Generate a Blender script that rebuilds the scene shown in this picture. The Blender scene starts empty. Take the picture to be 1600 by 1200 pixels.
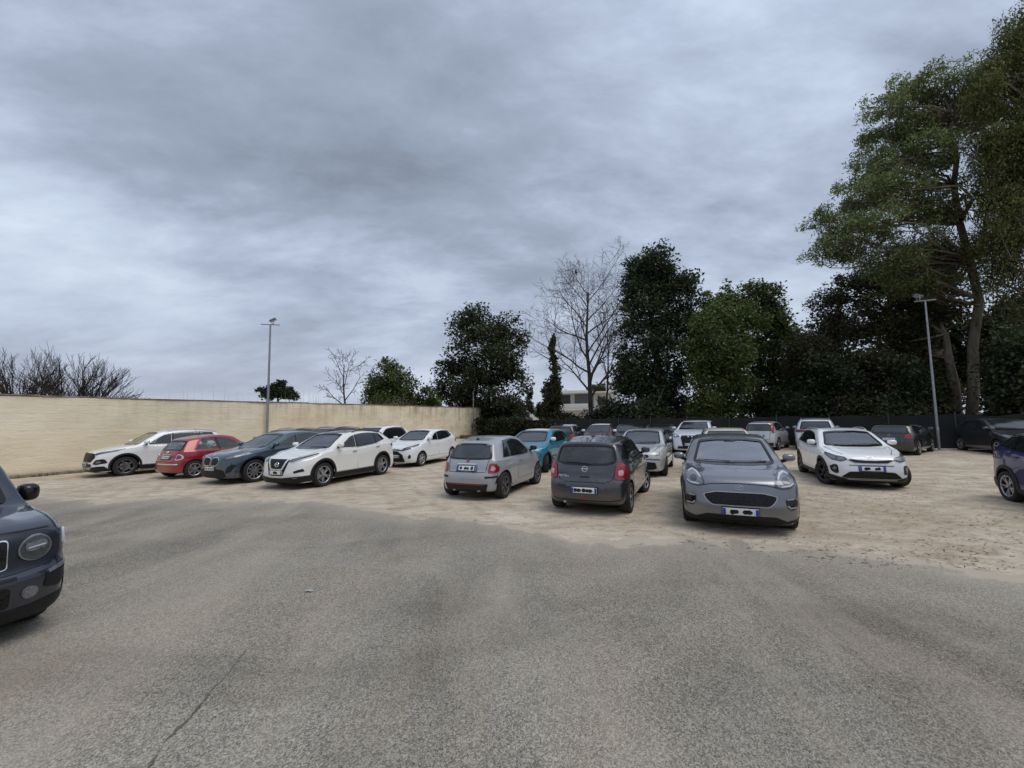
import bpy, bmesh, math, random
import numpy as np
from mathutils import Vector, Matrix
from mathutils.bvhtree import BVHTree
from mathutils.geometry import delaunay_2d_cdt

S = bpy.context.scene
COL = S.collection
R = math.radians

# ------------------------------------------------------------------ camera
F_PX, CAM_H, PITCH, ROLL = 651.1, 1.9617, R(4.591), R(.856)
cam_data = bpy.data.cameras.new('camera')
cam_data.sensor_width = 36
cam_data.lens = F_PX / 1600 * 36
cam_data.clip_start = .05
cam_data.clip_end = 3000
cam = bpy.data.objects.new('camera', cam_data)
COL.objects.link(cam)
cam.matrix_world = Matrix.Translation((0, 0, CAM_H)) @ Matrix.Rotation(math.pi/2 + PITCH, 4, 'X') @ Matrix.Rotation(-ROLL, 4, 'Z')
S.camera = cam

# ------------------------------------------------------------------ world and sun
SUN_EL, SUN_AZ = R(64), R(118)            # azimuth clockwise from the view direction (+y)
W = bpy.data.worlds.new('World')
S.world = W
W.use_nodes = True
wn, wl = W.node_tree.nodes, W.node_tree.links
wn.clear()
def wnode(t, **kw):
    n = wn.new(t)
    for k, v in kw.items(): setattr(n, k, v)
    return n
w_out = wnode('ShaderNodeOutputWorld'); w_bg = wnode('ShaderNodeBackground')
w_sky = wnode('ShaderNodeTexSky', sky_type='NISHITA', sun_disc=False, sun_elevation=SUN_EL, sun_rotation=SUN_AZ)
w_tc = wnode('ShaderNodeTexCoord')
w_sep = wnode('ShaderNodeSeparateXYZ'); wl.new(w_tc.outputs['Generated'], w_sep.inputs[0])
def wmath(op, a, b=None, clamp=False):
    n = wnode('ShaderNodeMath', operation=op, use_clamp=clamp)
    for i, v in enumerate((a, b)):
        if v is None: continue
        if isinstance(v, (int, float)): n.inputs[i].default_value = v
        else: wl.new(v, n.inputs[i])
    return n.outputs[0]
zc = wmath('ADD', wmath('MAXIMUM', w_sep.outputs[2], 0.0), .30)
cx = wmath('DIVIDE', w_sep.outputs[0], zc); cy = wmath('DIVIDE', w_sep.outputs[1], zc)
w_com = wnode('ShaderNodeCombineXYZ'); wl.new(cx, w_com.inputs[0]); wl.new(cy, w_com.inputs[1])
def wmap(rot, sc, loc=(0, 0, 0)):
    m = wnode('ShaderNodeMapping'); wl.new(w_com.outputs[0], m.inputs[0])
    m.inputs['Rotation'].default_value = (0, 0, rot); m.inputs['Scale'].default_value = sc; m.inputs['Location'].default_value = loc
    return m.outputs[0]
def wnoise(vec, scale, detail, rough, dist=0.0):
    n = wnode('ShaderNodeTexNoise'); wl.new(vec, n.inputs['Vector'])
    n.inputs['Scale'].default_value = scale; n.inputs['Detail'].default_value = detail
    n.inputs['Roughness'].default_value = rough; n.inputs['Distortion'].default_value = dist
    return n.outputs[0]
n1 = wnoise(wmap(R(-52), (.62, 1.0, 1), (34.34, 11.58, 0)), .95, 12, .56, .12)    # broad banks lying across the view
n2 = wnoise(wmap(R(-40), (.75, 1.3, 1), (7.3, 2.2, 0)), 2.6, 12, .64, .2)      # ragged tufts
n3 = wnoise(wmap(0, (.7, .7, 1), (1.9, 4.6, 0)), .8, 2, .5)                    # brighter and darker parts of the sky
mix = wmath('ADD', wmath('ADD', wmath('MULTIPLY', n1, .58), wmath('MULTIPLY', n2, .27)), wmath('MULTIPLY', n3, .15))
w_ramp = wnode('ShaderNodeValToRGB'); wl.new(mix, w_ramp.inputs[0])
cr = w_ramp.color_ramp
cr.elements[0].position = .33; cr.elements[0].color = (.15, .178, .225, 1)
cr.elements[1].position = .62; cr.elements[1].color = (.57, .65, .76, 1)
e = cr.elements.new(.455); e.color = (.27, .315, .40, 1)
e = cr.elements.new(.505); e.color = (.355, .412, .52, 1)
e = cr.elements.new(.545); e.color = (.44, .505, .62, 1)
# the cloud deck thins towards the horizon: paler, slightly lilac
hz = wmath('SUBTRACT', 1.0, wmath('MULTIPLY', wmath('MAXIMUM', w_sep.outputs[2], 0.0), 3.2, True), True)
w_mix = wnode('ShaderNodeMix', data_type='RGBA'); wl.new(wmath('MULTIPLY', hz, .55), w_mix.inputs[0])
wl.new(w_ramp.outputs[0], w_mix.inputs[6]); w_mix.inputs[7].default_value = (.46, .49, .60, 1)
w_gain = wnode('ShaderNodeMix', data_type='RGBA', blend_type='MULTIPLY'); w_gain.inputs[0].default_value = 1
wl.new(w_mix.outputs[2], w_gain.inputs[6]); zen = wmath('ADD', 9.7, wmath('MULTIPLY', wmath('POWER', wmath('MAXIMUM', w_sep.outputs[2], 0.0), 1.5), 4.6))     # an overcast sky is brightest overhead
w_zc = wnode('ShaderNodeCombineXYZ')
for i_ in range(3): wl.new(zen, w_zc.inputs[i_])
wl.new(w_zc.outputs[0], w_gain.inputs[7])
w_mix2 = wnode('ShaderNodeMix', data_type='RGBA'); w_mix2.inputs[0].default_value = .93
wl.new(w_sky.outputs[0], w_mix2.inputs[6]); wl.new(w_gain.outputs[2], w_mix2.inputs[7])
wl.new(w_mix2.outputs[2], w_bg.inputs[0]); w_bg.inputs[1].default_value = .1
wl.new(w_bg.outputs[0], w_out.inputs[0])

sun = bpy.data.lights.new('sun', 'SUN')
sun.energy = 1.15; sun.angle = R(38); sun.color = (1, .95, .87)
sun_o = bpy.data.objects.new('sun', sun); COL.objects.link(sun_o)
sun_o.rotation_euler = Vector((math.cos(SUN_EL)*math.sin(SUN_AZ), math.cos(SUN_EL)*math.cos(SUN_AZ), math.sin(SUN_EL))).to_track_quat('Z', 'Y').to_euler()
S.view_settings.view_transform = 'Standard'; S.view_settings.look = 'None'
S.view_settings.exposure = .27; S.view_settings.gamma = 1
S.cycles.max_bounces = 7; S.cycles.transparent_max_bounces = 16
S.cycles.use_denoising = True
S.cycles.caustics_reflective = False; S.cycles.caustics_refractive = False

# ------------------------------------------------------------------ survey: where a point of the place lies on the ground or at a distance
def ray(px, py):
    c, s = math.cos(ROLL), math.sin(ROLL)
    dx, dy = px-800, py-600
    x, y = dx*c - dy*s, dx*s + dy*c
    u, cp, sp = -y, math.cos(PITCH), math.sin(PITCH)
    return Vector((x, F_PX*cp - u*sp, F_PX*sp + u*cp))
def at(px, py, d):
    v = ray(px, py); k = d/v.y
    return Vector((v.x*k, d, CAM_H + v.z*k))
def gp(px, py, z=0):
    v = ray(px, py); k = (z-CAM_H)/v.z
    return Vector((v.x*k, v.y*k, z))

# ------------------------------------------------------------------ materials
MATS = {}
class NT:
    def __init__(s, name):
        s.m = bpy.data.materials.new(name); s.m.use_nodes = True
        s.n, s.l = s.m.node_tree.nodes, s.m.node_tree.links
        s.b = s.n['Principled BSDF']
        s.tc = None
    def node(s, t, **kw):
        n = s.n.new(t)
        for k, v in kw.items(): setattr(n, k, v)
        return n
    def put(s, sock, v):
        if isinstance(v, (int, float)): sock.default_value = v
        elif isinstance(v, tuple): sock.default_value = v if len(v) == 4 or sock.type == 'VECTOR' else (*v, 1)
        else: s.l.new(v, sock)
    def coord(s, kind='Object'):
        if s.tc is None: s.tc = s.node('ShaderNodeTexCoord')
        return s.tc.outputs[kind]
    def mapped(s, sc=(1, 1, 1), rot=(0, 0, 0), loc=(0, 0, 0), kind='Object', vec=None):
        m = s.node('ShaderNodeMapping'); s.l.new(vec or s.coord(kind), m.inputs[0])
        m.inputs['Scale'].default_value = sc; m.inputs['Rotation'].default_value = rot; m.inputs['Location'].default_value = loc
        return m.outputs[0]
    def noise(s, vec, scale, detail=4, rough=.5, dist=0.0, color=False):
        n = s.node('ShaderNodeTexNoise'); s.l.new(vec, n.inputs['Vector'])
        n.inputs['Scale'].default_value = scale; n.inputs['Detail'].default_value = detail
        n.inputs['Roughness'].default_value = rough; n.inputs['Distortion'].default_value = dist
        return n.outputs[1 if color else 0]
    def voro(s, vec, scale, out='Color', feature='F1'):
        n = s.node('ShaderNodeTexVoronoi', feature=feature); s.l.new(vec, n.inputs['Vector']); n.inputs['Scale'].default_value = scale
        return n.outputs[out]
    def ramp(s, v, stops, interp='LINEAR'):
        n = s.node('ShaderNodeValToRGB'); s.l.new(v, n.inputs[0]); n.color_ramp.interpolation = interp
        el = n.color_ramp.elements
        while len(el) < len(stops): el.new(.5)
        for i, (p, c) in enumerate(stops):
            el[i].position = p; el[i].color = (c, c, c, 1) if isinstance(c, (int, float)) else (*c, 1)
        return n.outputs[0]
    def mix(s, f, a, b, blend='MIX'):
        n = s.node('ShaderNodeMix', data_type='RGBA', blend_type=blend)
        s.put(n.inputs[0], f); s.put(n.inputs[6], a); s.put(n.inputs[7], b)
        return n.outputs[2]
    def math(s, op, a, b=0.0, clamp=False):
        n = s.node('ShaderNodeMath', operation=op, use_clamp=clamp)
        s.put(n.inputs[0], a); s.put(n.inputs[1], b)
        return n.outputs[0]
    def bump(s, h, strength=.3, dist=.01):
        n = s.node('ShaderNodeBump'); n.inputs['Strength'].default_value = strength; n.inputs['Distance'].default_value = dist
        s.l.new(h, n.inputs['Height']); s.l.new(n.outputs[0], s.b.inputs['Normal'])
    def base(s, c): s.put(s.b.inputs['Base Color'], c)
    def set(s, **kw):
        for k, v in kw.items():
            s.put(s.b.inputs[k.replace('_', ' ')], v)
        return s

def simple(name, col, rough=.5, metal=0.0, spec=.5, var=.12, scale=6.0, bump=0.0):
    if name in MATS: return MATS[name]
    t = NT(name)
    n = t.noise(t.coord(), scale, 5, .6)
    f = t.ramp(n, [(.3, 1-var), (.7, 1+var)])
    t.base(t.mix(1.0, col, f, 'MULTIPLY'))
    t.set(Roughness=rough, Metallic=metal, Specular_IOR_Level=spec)
    if bump: t.bump(n, bump, .02)
    MATS[name] = t.m
    return t.m

def paint(name, col, metal=.0, rough=.32, dust=.09, coat=1.0):
    """car paint under a clear coat, with a film of the lot's dust"""
    if name in MATS: return MATS[name]
    t = NT(name)
    flake = t.ramp(t.noise(t.coord(), 400, 2, .5), [(.3, .93), (.7, 1.07)])
    c = t.mix(1.0, col, flake, 'MULTIPLY')
    sep = t.node('ShaderNodeSeparateXYZ'); t.l.new(t.coord(), sep.inputs[0])
    low = t.ramp(sep.outputs[2], [(.15, 1.0), (.75, .12)])
    d = t.math('MULTIPLY', t.math('MULTIPLY', low, t.ramp(t.noise(t.coord(), 3.5, 6, .65), [(.3, .25), (.75, 1.0)])), dust*2.2, True)
    film = t.ramp(t.noise(t.coord(), 9, 4, .6), [(.35, .0), (.8, dust*.55)])
    d = t.math('MAXIMUM', d, film)
    t.base(t.mix(d, c, (.36, .30, .22)))
    t.set(Roughness=rough, Metallic=metal, Coat_Weight=coat, Coat_Roughness=t.math('ADD', t.math('MULTIPLY', d, .45), .02))
    MATS[name] = t.m
    return t.m

def glass_mat(name, tint, mirror=.10, dirt=.05):
    """window glass: a clear tinted sheet with a sky reflection and a thin dust film"""
    if name in MATS: return MATS[name]
    t = NT(name)
    t.n.remove(t.b)
    out = t.n['Material Output']
    tr = t.node('ShaderNodeBsdfTransparent'); tr.inputs[0].default_value = (*tint, 1)
    gl = t.node('ShaderNodeBsdfGlossy'); gl.inputs['Roughness'].default_value = .02; gl.inputs['Color'].default_value = (.96, .98, 1, 1)
    df = t.node('ShaderNodeBsdfDiffuse'); df.inputs['Color'].default_value = (.45, .43, .38, 1)
    fr = t.node('ShaderNodeFresnel'); fr.inputs['IOR'].default_value = 1.5
    m1 = t.node('ShaderNodeMixShader'); t.l.new(t.math('ADD', t.math('MULTIPLY', fr.outputs[0], 1.25), mirror, True), m1.inputs[0])
    t.l.new(tr.outputs[0], m1.inputs[1]); t.l.new(gl.outputs[0], m1.inputs[2])
    m2 = t.node('ShaderNodeMixShader'); t.l.new(t.ramp(t.noise(t.coord(), 5, 5, .6), [(.3, dirt*.3), (.75, dirt)]), m2.inputs[0])
    t.l.new(m1.outputs[0], m2.inputs[1]); t.l.new(df.outputs[0], m2.inputs[2])
    t.l.new(m2.outputs[0], out.inputs[0])
    MATS[name] = t.m
    return t.m
def dark_glass(name, col=(.012, .015, .018), ior=1.75):
    if name in MATS: return MATS[name]
    t = NT(name)
    n = t.ramp(t.noise(t.coord(), 3, 3, .5), [(.3, .7), (.7, 1.5)])
    t.base(t.mix(1.0, col, n, 'MULTIPLY')); t.set(Roughness=.03, IOR=ior, Specular_IOR_Level=.6)
    MATS[name] = t.m
    return t.m
def lamp_mat(name, col, rough=.08, coat=1.0):
    if name in MATS: return MATS[name]
    t = NT(name)
    v = t.ramp(t.voro(t.mapped((1, 1, 2.2)), 28, 'Distance'), [(.1, .55), (.6, 1.25)])
    t.base(t.mix(1.0, col, v, 'MULTIPLY')); t.set(Roughness=.35, Metallic=.25, Coat_Weight=coat, Coat_Roughness=rough)
    MATS[name] = t.m
    return t.m

GLASS = glass_mat('window_glass', (.72, .78, .76), .03, .03)
SCREEN = glass_mat('windscreen_glass', (.74, .81, .80), .11, .03)
SCREEN2 = glass_mat('bright_windscreen_glass', (.62, .70, .70), .30, .03)
PRIV = dark_glass('privacy_glass')
FARGLASS = dark_glass('far_window_glass', (.02, .024, .028), 1.7)
RUBBER = simple('tyre_rubber', (.017, .016, .0155), .8, var=.3, scale=14)
PLASTIC = simple('black_plastic', (.011, .011, .012), .5, spec=.35, var=.25, scale=20)
GLOSSBLACK = simple('gloss_black_trim', (.008, .008, .009), .12, var=.1)
CHROME = simple('chrome', (.75, .76, .78), .12, 1.0, var=.05)
SATIN = simple('satin_silver_trim', (.45, .46, .47), .35, .8, var=.06)
ALLOY = simple('silver_alloy', (.50, .51, .53), .3, .75, var=.08)
DARKALLOY = simple('dark_alloy', (.05, .052, .055), .3, .6, var=.1)
HUBWELL = simple('wheel_inside', (.012, .012, .012), .7, .2, var=.3)
UNDER = simple('car_underside', (.012, .012, .012), .85, var=.2)
CABIN = simple('cabin_lining', (.11, .108, .104), .8, var=.2)
SEATM = simple('seat_cloth', (.055, .055, .06), .85, var=.25, scale=12)
SEATL = simple('pale_seat_cloth', (.30, .28, .24), .85, var=.15, scale=12)
PLATE_W = simple('plate_white', (.72, .73, .72), .4, var=.05)
PLATE_B = simple('plate_blue', (.01, .05, .34), .4, var=.05)
PLATE_K = simple('plate_black', (.006, .006, .006), .5, var=.1)
PLATE_G = simple('plate_grey_characters', (.16, .17, .17), .5, var=.1)
HEAD = lamp_mat('headlamp_lens', (.15, .16, .178))
HEADDARK = lamp_mat('dark_headlamp_lens', (.045, .048, .055))
DRL = simple('daytime_lamp_strip', (.55, .58, .61), .15, var=.02)
TAILRED = lamp_mat('tail_lamp_lens', (.25, .012, .016))
TAILDARK = lamp_mat('smoked_tail_lamp', (.09, .01, .012))
TAILCLEAR = lamp_mat('clear_tail_lamp', (.6, .35, .34))
REDTRIM = simple('red_trim', (.42, .012, .016), .35, var=.1)
AMBER = lamp_mat('amber_lens', (.55, .42, .25))
GRIL = None
def grille_mat():
    t = NT('black_grille_mesh')
    v = t.voro(t.mapped((26, 26, 42)), 1.0, 'Distance')
    t.base(t.ramp(v, [(.25, .002), (.55, .013)])); t.set(Roughness=.5, Specular_IOR_Level=.3)
    return t.m
GRIL = grille_mat()

# ------------------------------------------------------------------ mesh and object helpers
def mesh(name, verts, faces, mats, parent=None, idx=None, smooth=False, sharp=None):
    me = bpy.data.meshes.new(name)
    me.from_pydata([tuple(v) for v in verts], [], [tuple(f) for f in faces])
    if not isinstance(mats, (list, tuple)): mats = [mats]
    for m in mats: me.materials.append(m)
    if idx is not None: me.polygons.foreach_set('material_index', np.asarray(idx, dtype=np.int32))
    if smooth:
        me.polygons.foreach_set('use_smooth', np.ones(len(me.polygons), dtype=bool))
        if sharp: me.set_sharp_from_angle(angle=R(sharp))
    me.update()
    o = bpy.data.objects.new(name, me); COL.objects.link(o)
    if parent: o.parent = parent
    return o
def bm_obj(name, bm, mats, parent=None, smooth=False, sharp=35):
    me = bpy.data.meshes.new(name); bm.normal_update(); bm.to_mesh(me); bm.free()
    if not isinstance(mats, (list, tuple)): mats = [mats]
    for m in mats: me.materials.append(m)
    if smooth:
        me.polygons.foreach_set('use_smooth', np.ones(len(me.polygons), dtype=bool)); me.set_sharp_from_angle(angle=R(sharp))
    o = bpy.data.objects.new(name, me); COL.objects.link(o)
    if parent: o.parent = parent
    return o
def tag(o, label=None, cat=None, group=None, kind=None):
    for k, v in (('label', label), ('category', cat), ('group', group), ('kind', kind)):
        if v: o[k] = v
    return o
def empty(name, loc=(0, 0, 0), rz=0.0, parent=None):
    o = bpy.data.objects.new(name, None); o.empty_display_size = .2; COL.objects.link(o)
    o.location = loc; o.rotation_euler = (0, 0, rz)
    if parent: o.parent = parent
    return o
def add_box(bm, c, s, mat=None, bevel=0.0, seg=2, mi=0):
    r = bmesh.ops.create_cube(bm, size=1.0)
    M = Matrix.Translation(c) @ (mat or Matrix.Identity(4)) @ Matrix.Diagonal((*s, 1))
    bmesh.ops.transform(bm, matrix=M, verts=r['verts'])
    fs = {f for v in r['verts'] for f in v.link_faces}
    if bevel:
        es = list({e for v in r['verts'] for e in v.link_edges})
        res = bmesh.ops.bevel(bm, geom=es, offset=bevel, segments=seg, profile=.5, affect='EDGES')
        fs = set(res['faces']) | {f for f in fs if f.is_valid}
    for f in fs:
        if f.is_valid: f.material_index = mi
def box(name, c, s, m, parent=None, bevel=0.0, rot=None, smooth=False):
    bm = bmesh.new(); add_box(bm, c, s, rot, bevel)
    return bm_obj(name, bm, m, parent, smooth=smooth or bevel > 0)
def tube(verts, faces, pts, rad, n=6, cap=True):
    """append a tapering tube through pts to the lists"""
    pts = [Vector(p) for p in pts]; b0 = len(verts); prev = None
    for i, p in enumerate(pts):
        t = (pts[min(i+1, len(pts)-1)] - pts[max(i-1, 0)])
        if t.length < 1e-9: t = Vector((0, 0, 1))
        t.normalize()
        if prev is None:
            a = t.cross(Vector((0, 0, 1)) if abs(t.z) < .9 else Vector((1, 0, 0)))
        else:
            a = prev - t*prev.dot(t)
        a.normalize(); prev = a; b = t.cross(a)
        for k in range(n):
            w = 2*math.pi*k/n
            verts.append(p + (a*math.cos(w) + b*math.sin(w))*rad[i])
    for i in range(len(pts)-1):
        for k in range(n):
            a0 = b0+i*n+k; a1 = b0+i*n+(k+1) % n
            faces.append((a0, a1, a1+n, a0+n))
    if cap:
        faces.append(tuple(b0+(len(pts)-1)*n+k for k in range(n)))
        faces.append(tuple(b0+k for k in reversed(range(n))))

# ------------------------------------------------------------------ the ground
def sand_mat():
    t = NT('sandy_dirt')
    P = t.coord()
    big = t.noise(P, .16, 6, .6, .4)
    mid = t.noise(t.mapped((1, 2.4, 1), (0, 0, R(-24))), .9, 7, .62, .6)
    fine = t.noise(P, 26, 6, .7)
    c = t.ramp(big, [(.3, (.50, .415, .315)), (.55, (.625, .54, .425)), (.75, (.69, .61, .505))])
    c = t.mix(t.ramp(mid, [(.36, .85), (.60, 0.0)]), c, (.42, .335, .24))
    c = t.mix(1.0, c, t.ramp(fine, [(.25, .66), (.7, 1.18)]), 'MULTIPLY')
    med = t.noise(t.mapped((1, 1.6, 1), (0, 0, R(-30)), (4, 2, 0)), 3.4, 7, .68, .8)
    c = t.mix(1.0, c, t.ramp(med, [(.32, .70), (.52, 1.0), (.75, 1.10)]), 'MULTIPLY')
    # wheel ruts, pressed darker
    wv = t.node('ShaderNodeTexWave', wave_type='BANDS', bands_direction='X'); t.l.new(t.mapped((.42, .42, 1), (0, 0, R(-26))), wv.inputs['Vector'])
    for k_, v_ in (('Scale', 1.0), ('Distortion', 7.0), ('Detail', 3.0), ('Detail Scale', .35)): wv.inputs[k_].default_value = v_
    c = t.mix(t.math('MULTIPLY', t.ramp(wv.outputs[0], [(.78, 0.0), (.93, .40)]), t.ramp(t.noise(P, .5, 4, .6), [(.4, .1), (.65, 1.0)])), c, (.30, .24, .17))
    # strewn dark bits of bark and soil
    bits = t.ramp(t.noise(t.mapped((9, 22, 9), (0, 0, R(20))), 1.0, 4, .75), [(.60, 0.0), (.68, 1.0)])
    where = t.ramp(t.noise(P, .35, 3, .5), [(.42, 0.0), (.66, .8)])
    c = t.mix(t.math('MULTIPLY', bits, where), c, (.13, .095, .06))
    peb = t.ramp(t.voro(P, 34, 'Distance'), [(.05, 1.0), (.2, 0.0)])
    c = t.mix(t.math('MULTIPLY', peb, t.ramp(t.noise(P, 3.0, 3), [(.5, 0.0), (.7, .5)])), c, (.55, .49, .41))
    t.base(c); t.set(Roughness=.95, Specular_IOR_Level=.15)
    h = t.math('ADD', t.math('MULTIPLY', mid, 2.0), t.math('MULTIPLY', fine, .5))
    t.bump(h, .55, .05)
    return t.m
def asphalt_mat():
    t = NT('dusty_worn_asphalt')
    P = t.coord()
    uv = t.node('ShaderNodeUVMap', uv_map='edge')
    sep = t.node('ShaderNodeSeparateXYZ'); t.l.new(uv.outputs[0], sep.inputs[0])
    v = sep.outputs[1]                                     # metres from the sandy edge
    grain = t.voro(P, 125, 'Color')
    bw = t.node('ShaderNodeRGBToBW'); t.l.new(grain, bw.inputs[0])
    grain2 = t.noise(P, 210, 3, .6)
    bw2 = t.node('ShaderNodeRGBToBW'); t.l.new(t.voro(P, 58, 'Color'), bw2.inputs[0])
    g = t.math('ADD', t.math('ADD', t.math('MULTIPLY', bw.outputs[0], .62), t.math('MULTIPLY', bw2.outputs[0], .20)), t.math('MULTIPLY', grain2, .42))
    stone = t.ramp(g, [(.28, (.078, .070, .058)), (.48, (.170, .154, .128)), (.66, (.285, .260, .216)), (.9, (.46, .42, .345))])
    big = t.noise(t.mapped((1, .5, 1), (0, 0, R(15))), .45, 6, .6, .7)
    tone = t.ramp(big, [(.3, .74), (.5, 1.0), (.72, 1.15)])
    c = t.mix(1.0, stone, tone, 'MULTIPLY')
    c = t.mix(t.ramp(t.noise(t.mapped((1.2, .5, 1), (0, 0, R(8)), (3, 7, 0)), .5, 6, .62, .8), [(.45, 0.0), (.68, .42)]), c, t.mix(1.0, c, (1.10, .95, .80), 'MULTIPLY'))
    # darker worn patches along the edge
    dk = t.noise(t.mapped((.7, 1.5, 1), (0, 0, R(-22)), (5, 3, 0)), .42, 5, .62, .8)
    c = t.mix(1.0, c, t.ramp(dk, [(.30, .76), (.46, 1.0)]), 'MULTIPLY')
    c = t.mix(t.math('MULTIPLY', t.ramp(t.math('MULTIPLY', v, .1), [(.02, 0.0), (.09, 1.0), (.32, .85), (.6, 0.0)]), t.ramp(t.noise(t.mapped((.6, 1.6, 1), (0, 0, R(-20)), (1, 8, 0)), .6, 5, .6, .6), [(.35, .0), (.62, .5)])), c, t.mix(1.0, c, (.62, .62, .63), 'MULTIPLY'))
    # sand carried onto the tarmac: by tyres, in broad smears, and thick along the edge
    sm = t.noise(t.mapped((1.3, .28, 1), (0, 0, R(-3)), (2.2, 0, 0)), .55, 6, .62, .5)
    smear = t.ramp(sm, [(.46, 0.0), (.70, .50)])
    ed = t.math('ADD', v, t.math('MULTIPLY', t.math('SUBTRACT', t.noise(P, .9, 7, .65, .6), .5), 1.9))
    edge = t.ramp(t.math('MULTIPLY', ed, .25), [(.0, 1.0), (.055, .9), (.075, .42), (.28, .12), (.62, 0.0)])
    dust = t.math('MULTIPLY', t.math('MAXIMUM', smear, edge), t.ramp(g, [(.35, 1.0), (.85, .72)]))
    dustc = t.mix(t.ramp(t.noise(P, 1.4, 4), [(.3, 0.0), (.7, 1.0)]), (.47, .39, .30), (.53, .46, .37))
    c = t.mix(dust, c, t.mix(1.0, dustc, t.ramp(grain2, [(.3, .78), (.7, 1.15)]), 'MULTIPLY'))
    t.base(c); t.set(Roughness=.9, Specular_IOR_Level=.25)
    t.bump(t.math('ADD', g, t.math('MULTIPLY', big, .4)), .55, .006)
    return t.m
gr = mesh('ground', [(-260, -120, 0), (300, -120, 0), (300, 420, 0), (-260, 420, 0)], [(0, 1, 2, 3)], sand_mat())
tag(gr, 'pale sandy dirt floor of the car park with strewn twigs', 'ground', kind='structure')

def build_asphalt():
    rng = np.random.default_rng(5)
    ep = [gp(*p) for p in ((110, 781), (300, 777), (500, 786), (650, 803), (800, 821), (950, 838), (1100, 851), (1300, 867), (1600, 901))]
    ex = [-60.0, -26.0] + [p.x for p in ep] + [14.0, 60.0]
    ey = [12.6, 11.6] + [p.y for p in ep] + [2.2, -16.0]
    xs = np.concatenate([np.linspace(-60, -14, 40), np.linspace(-13.9, 12, 420), np.linspace(12.2, 60, 50)])
    base = np.interp(xs, ex, ey)
    jag = np.zeros_like(xs)
    for f, a in ((.35, .28), (.8, .2), (1.9, .12), (4.3, .07), (9.0, .035)):
        jag += 1.5*a*np.sin(xs*f*2*math.pi/3 + rng.uniform(0, 6))*(.6+.4*np.sin(xs*.7+rng.uniform(0, 6)))
    vs = np.array([0, .15, .4, .8, 1.4, 2.2, 3.2, 4.5, 6, 8, 12, 20, 40])
    verts, faces, uvs = [], [], []
    for x, b, j in zip(xs, base, jag):
        for v in vs:
            verts.append((x, b + j*max(0, 1-v/3) - v, .004)); uvs.append((x, v))
    n = len(vs)
    for i in range(len(xs)-1):
        for k in range(n-1):
            a = i*n+k; faces.append((a, a+1, a+n+1, a+n))
    o = mesh('road', verts, faces, asphalt_mat())
    uv = o.data.uv_layers.new(name='edge')
    for l in o.data.loops: uv.data[l.index].uv = uvs[l.vertex_index]
    tag(o, 'worn grey asphalt apron dusted with sand along its ragged edge', 'road', kind='structure')
build_asphalt()
def crack():
    """an open joint in the asphalt, filled with dark moss and grit"""
    rng = np.random.default_rng(3)
    a, b = gp(398, 1003), gp(236, 1195); b = b + (b-a)*.5
    vs, fs = [], []; N = 60
    d = (b-a).normalized(); nrm = Vector((-d.y, d.x, 0)); off = 0
    for i in range(N+1):
        t = i/N; off += rng.normal(0, .006); off *= .97
        w = (.003 + .014*min(1, t*1.3))*rng.uniform(.02, 1.4)*(.35+.65*abs(math.sin(t*9+1)))
        p = a.lerp(b, t) + nrm*off
        vs += [(*(p+nrm*w)[:2], .0075), (*(p-nrm*w)[:2], .0075)]
        if i: fs.append((2*i-2, 2*i-1, 2*i+1, 2*i))
    m = simple('mossy_joint_filler', (.115, .107, .078), .95, var=.8, scale=60, bump=.4)
    tag(mesh('asphalt_crack', vs, fs, m), 'thin dark mossy crack running through the asphalt apron', 'crack', kind='structure')
crack()
def paper():
    p = gp(483, 925)
    bm = bmesh.new(); rng = random.Random(2)
    pts = [(-.045, -.02), (-.01, -.035), (.04, -.02), (.05, .012), (.012, .03), (-.035, .022)]
    top = [bm.verts.new((p.x+a, p.y+b, .012+rng.uniform(0, .018))) for a, b in pts]
    c = bm.verts.new((p.x, p.y, .034))
    for i in range(6): bm.faces.new((top[i], top[(i+1) % 6], c))
    r = bmesh.ops.solidify(bm, geom=bm.faces[:], thickness=.002)
    tag(bm_obj('paper_scrap', bm, simple('dirty_paper', (.6, .6, .57), .8)), 'small crumpled white paper scrap lying on the asphalt', 'litter')
paper()

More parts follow.
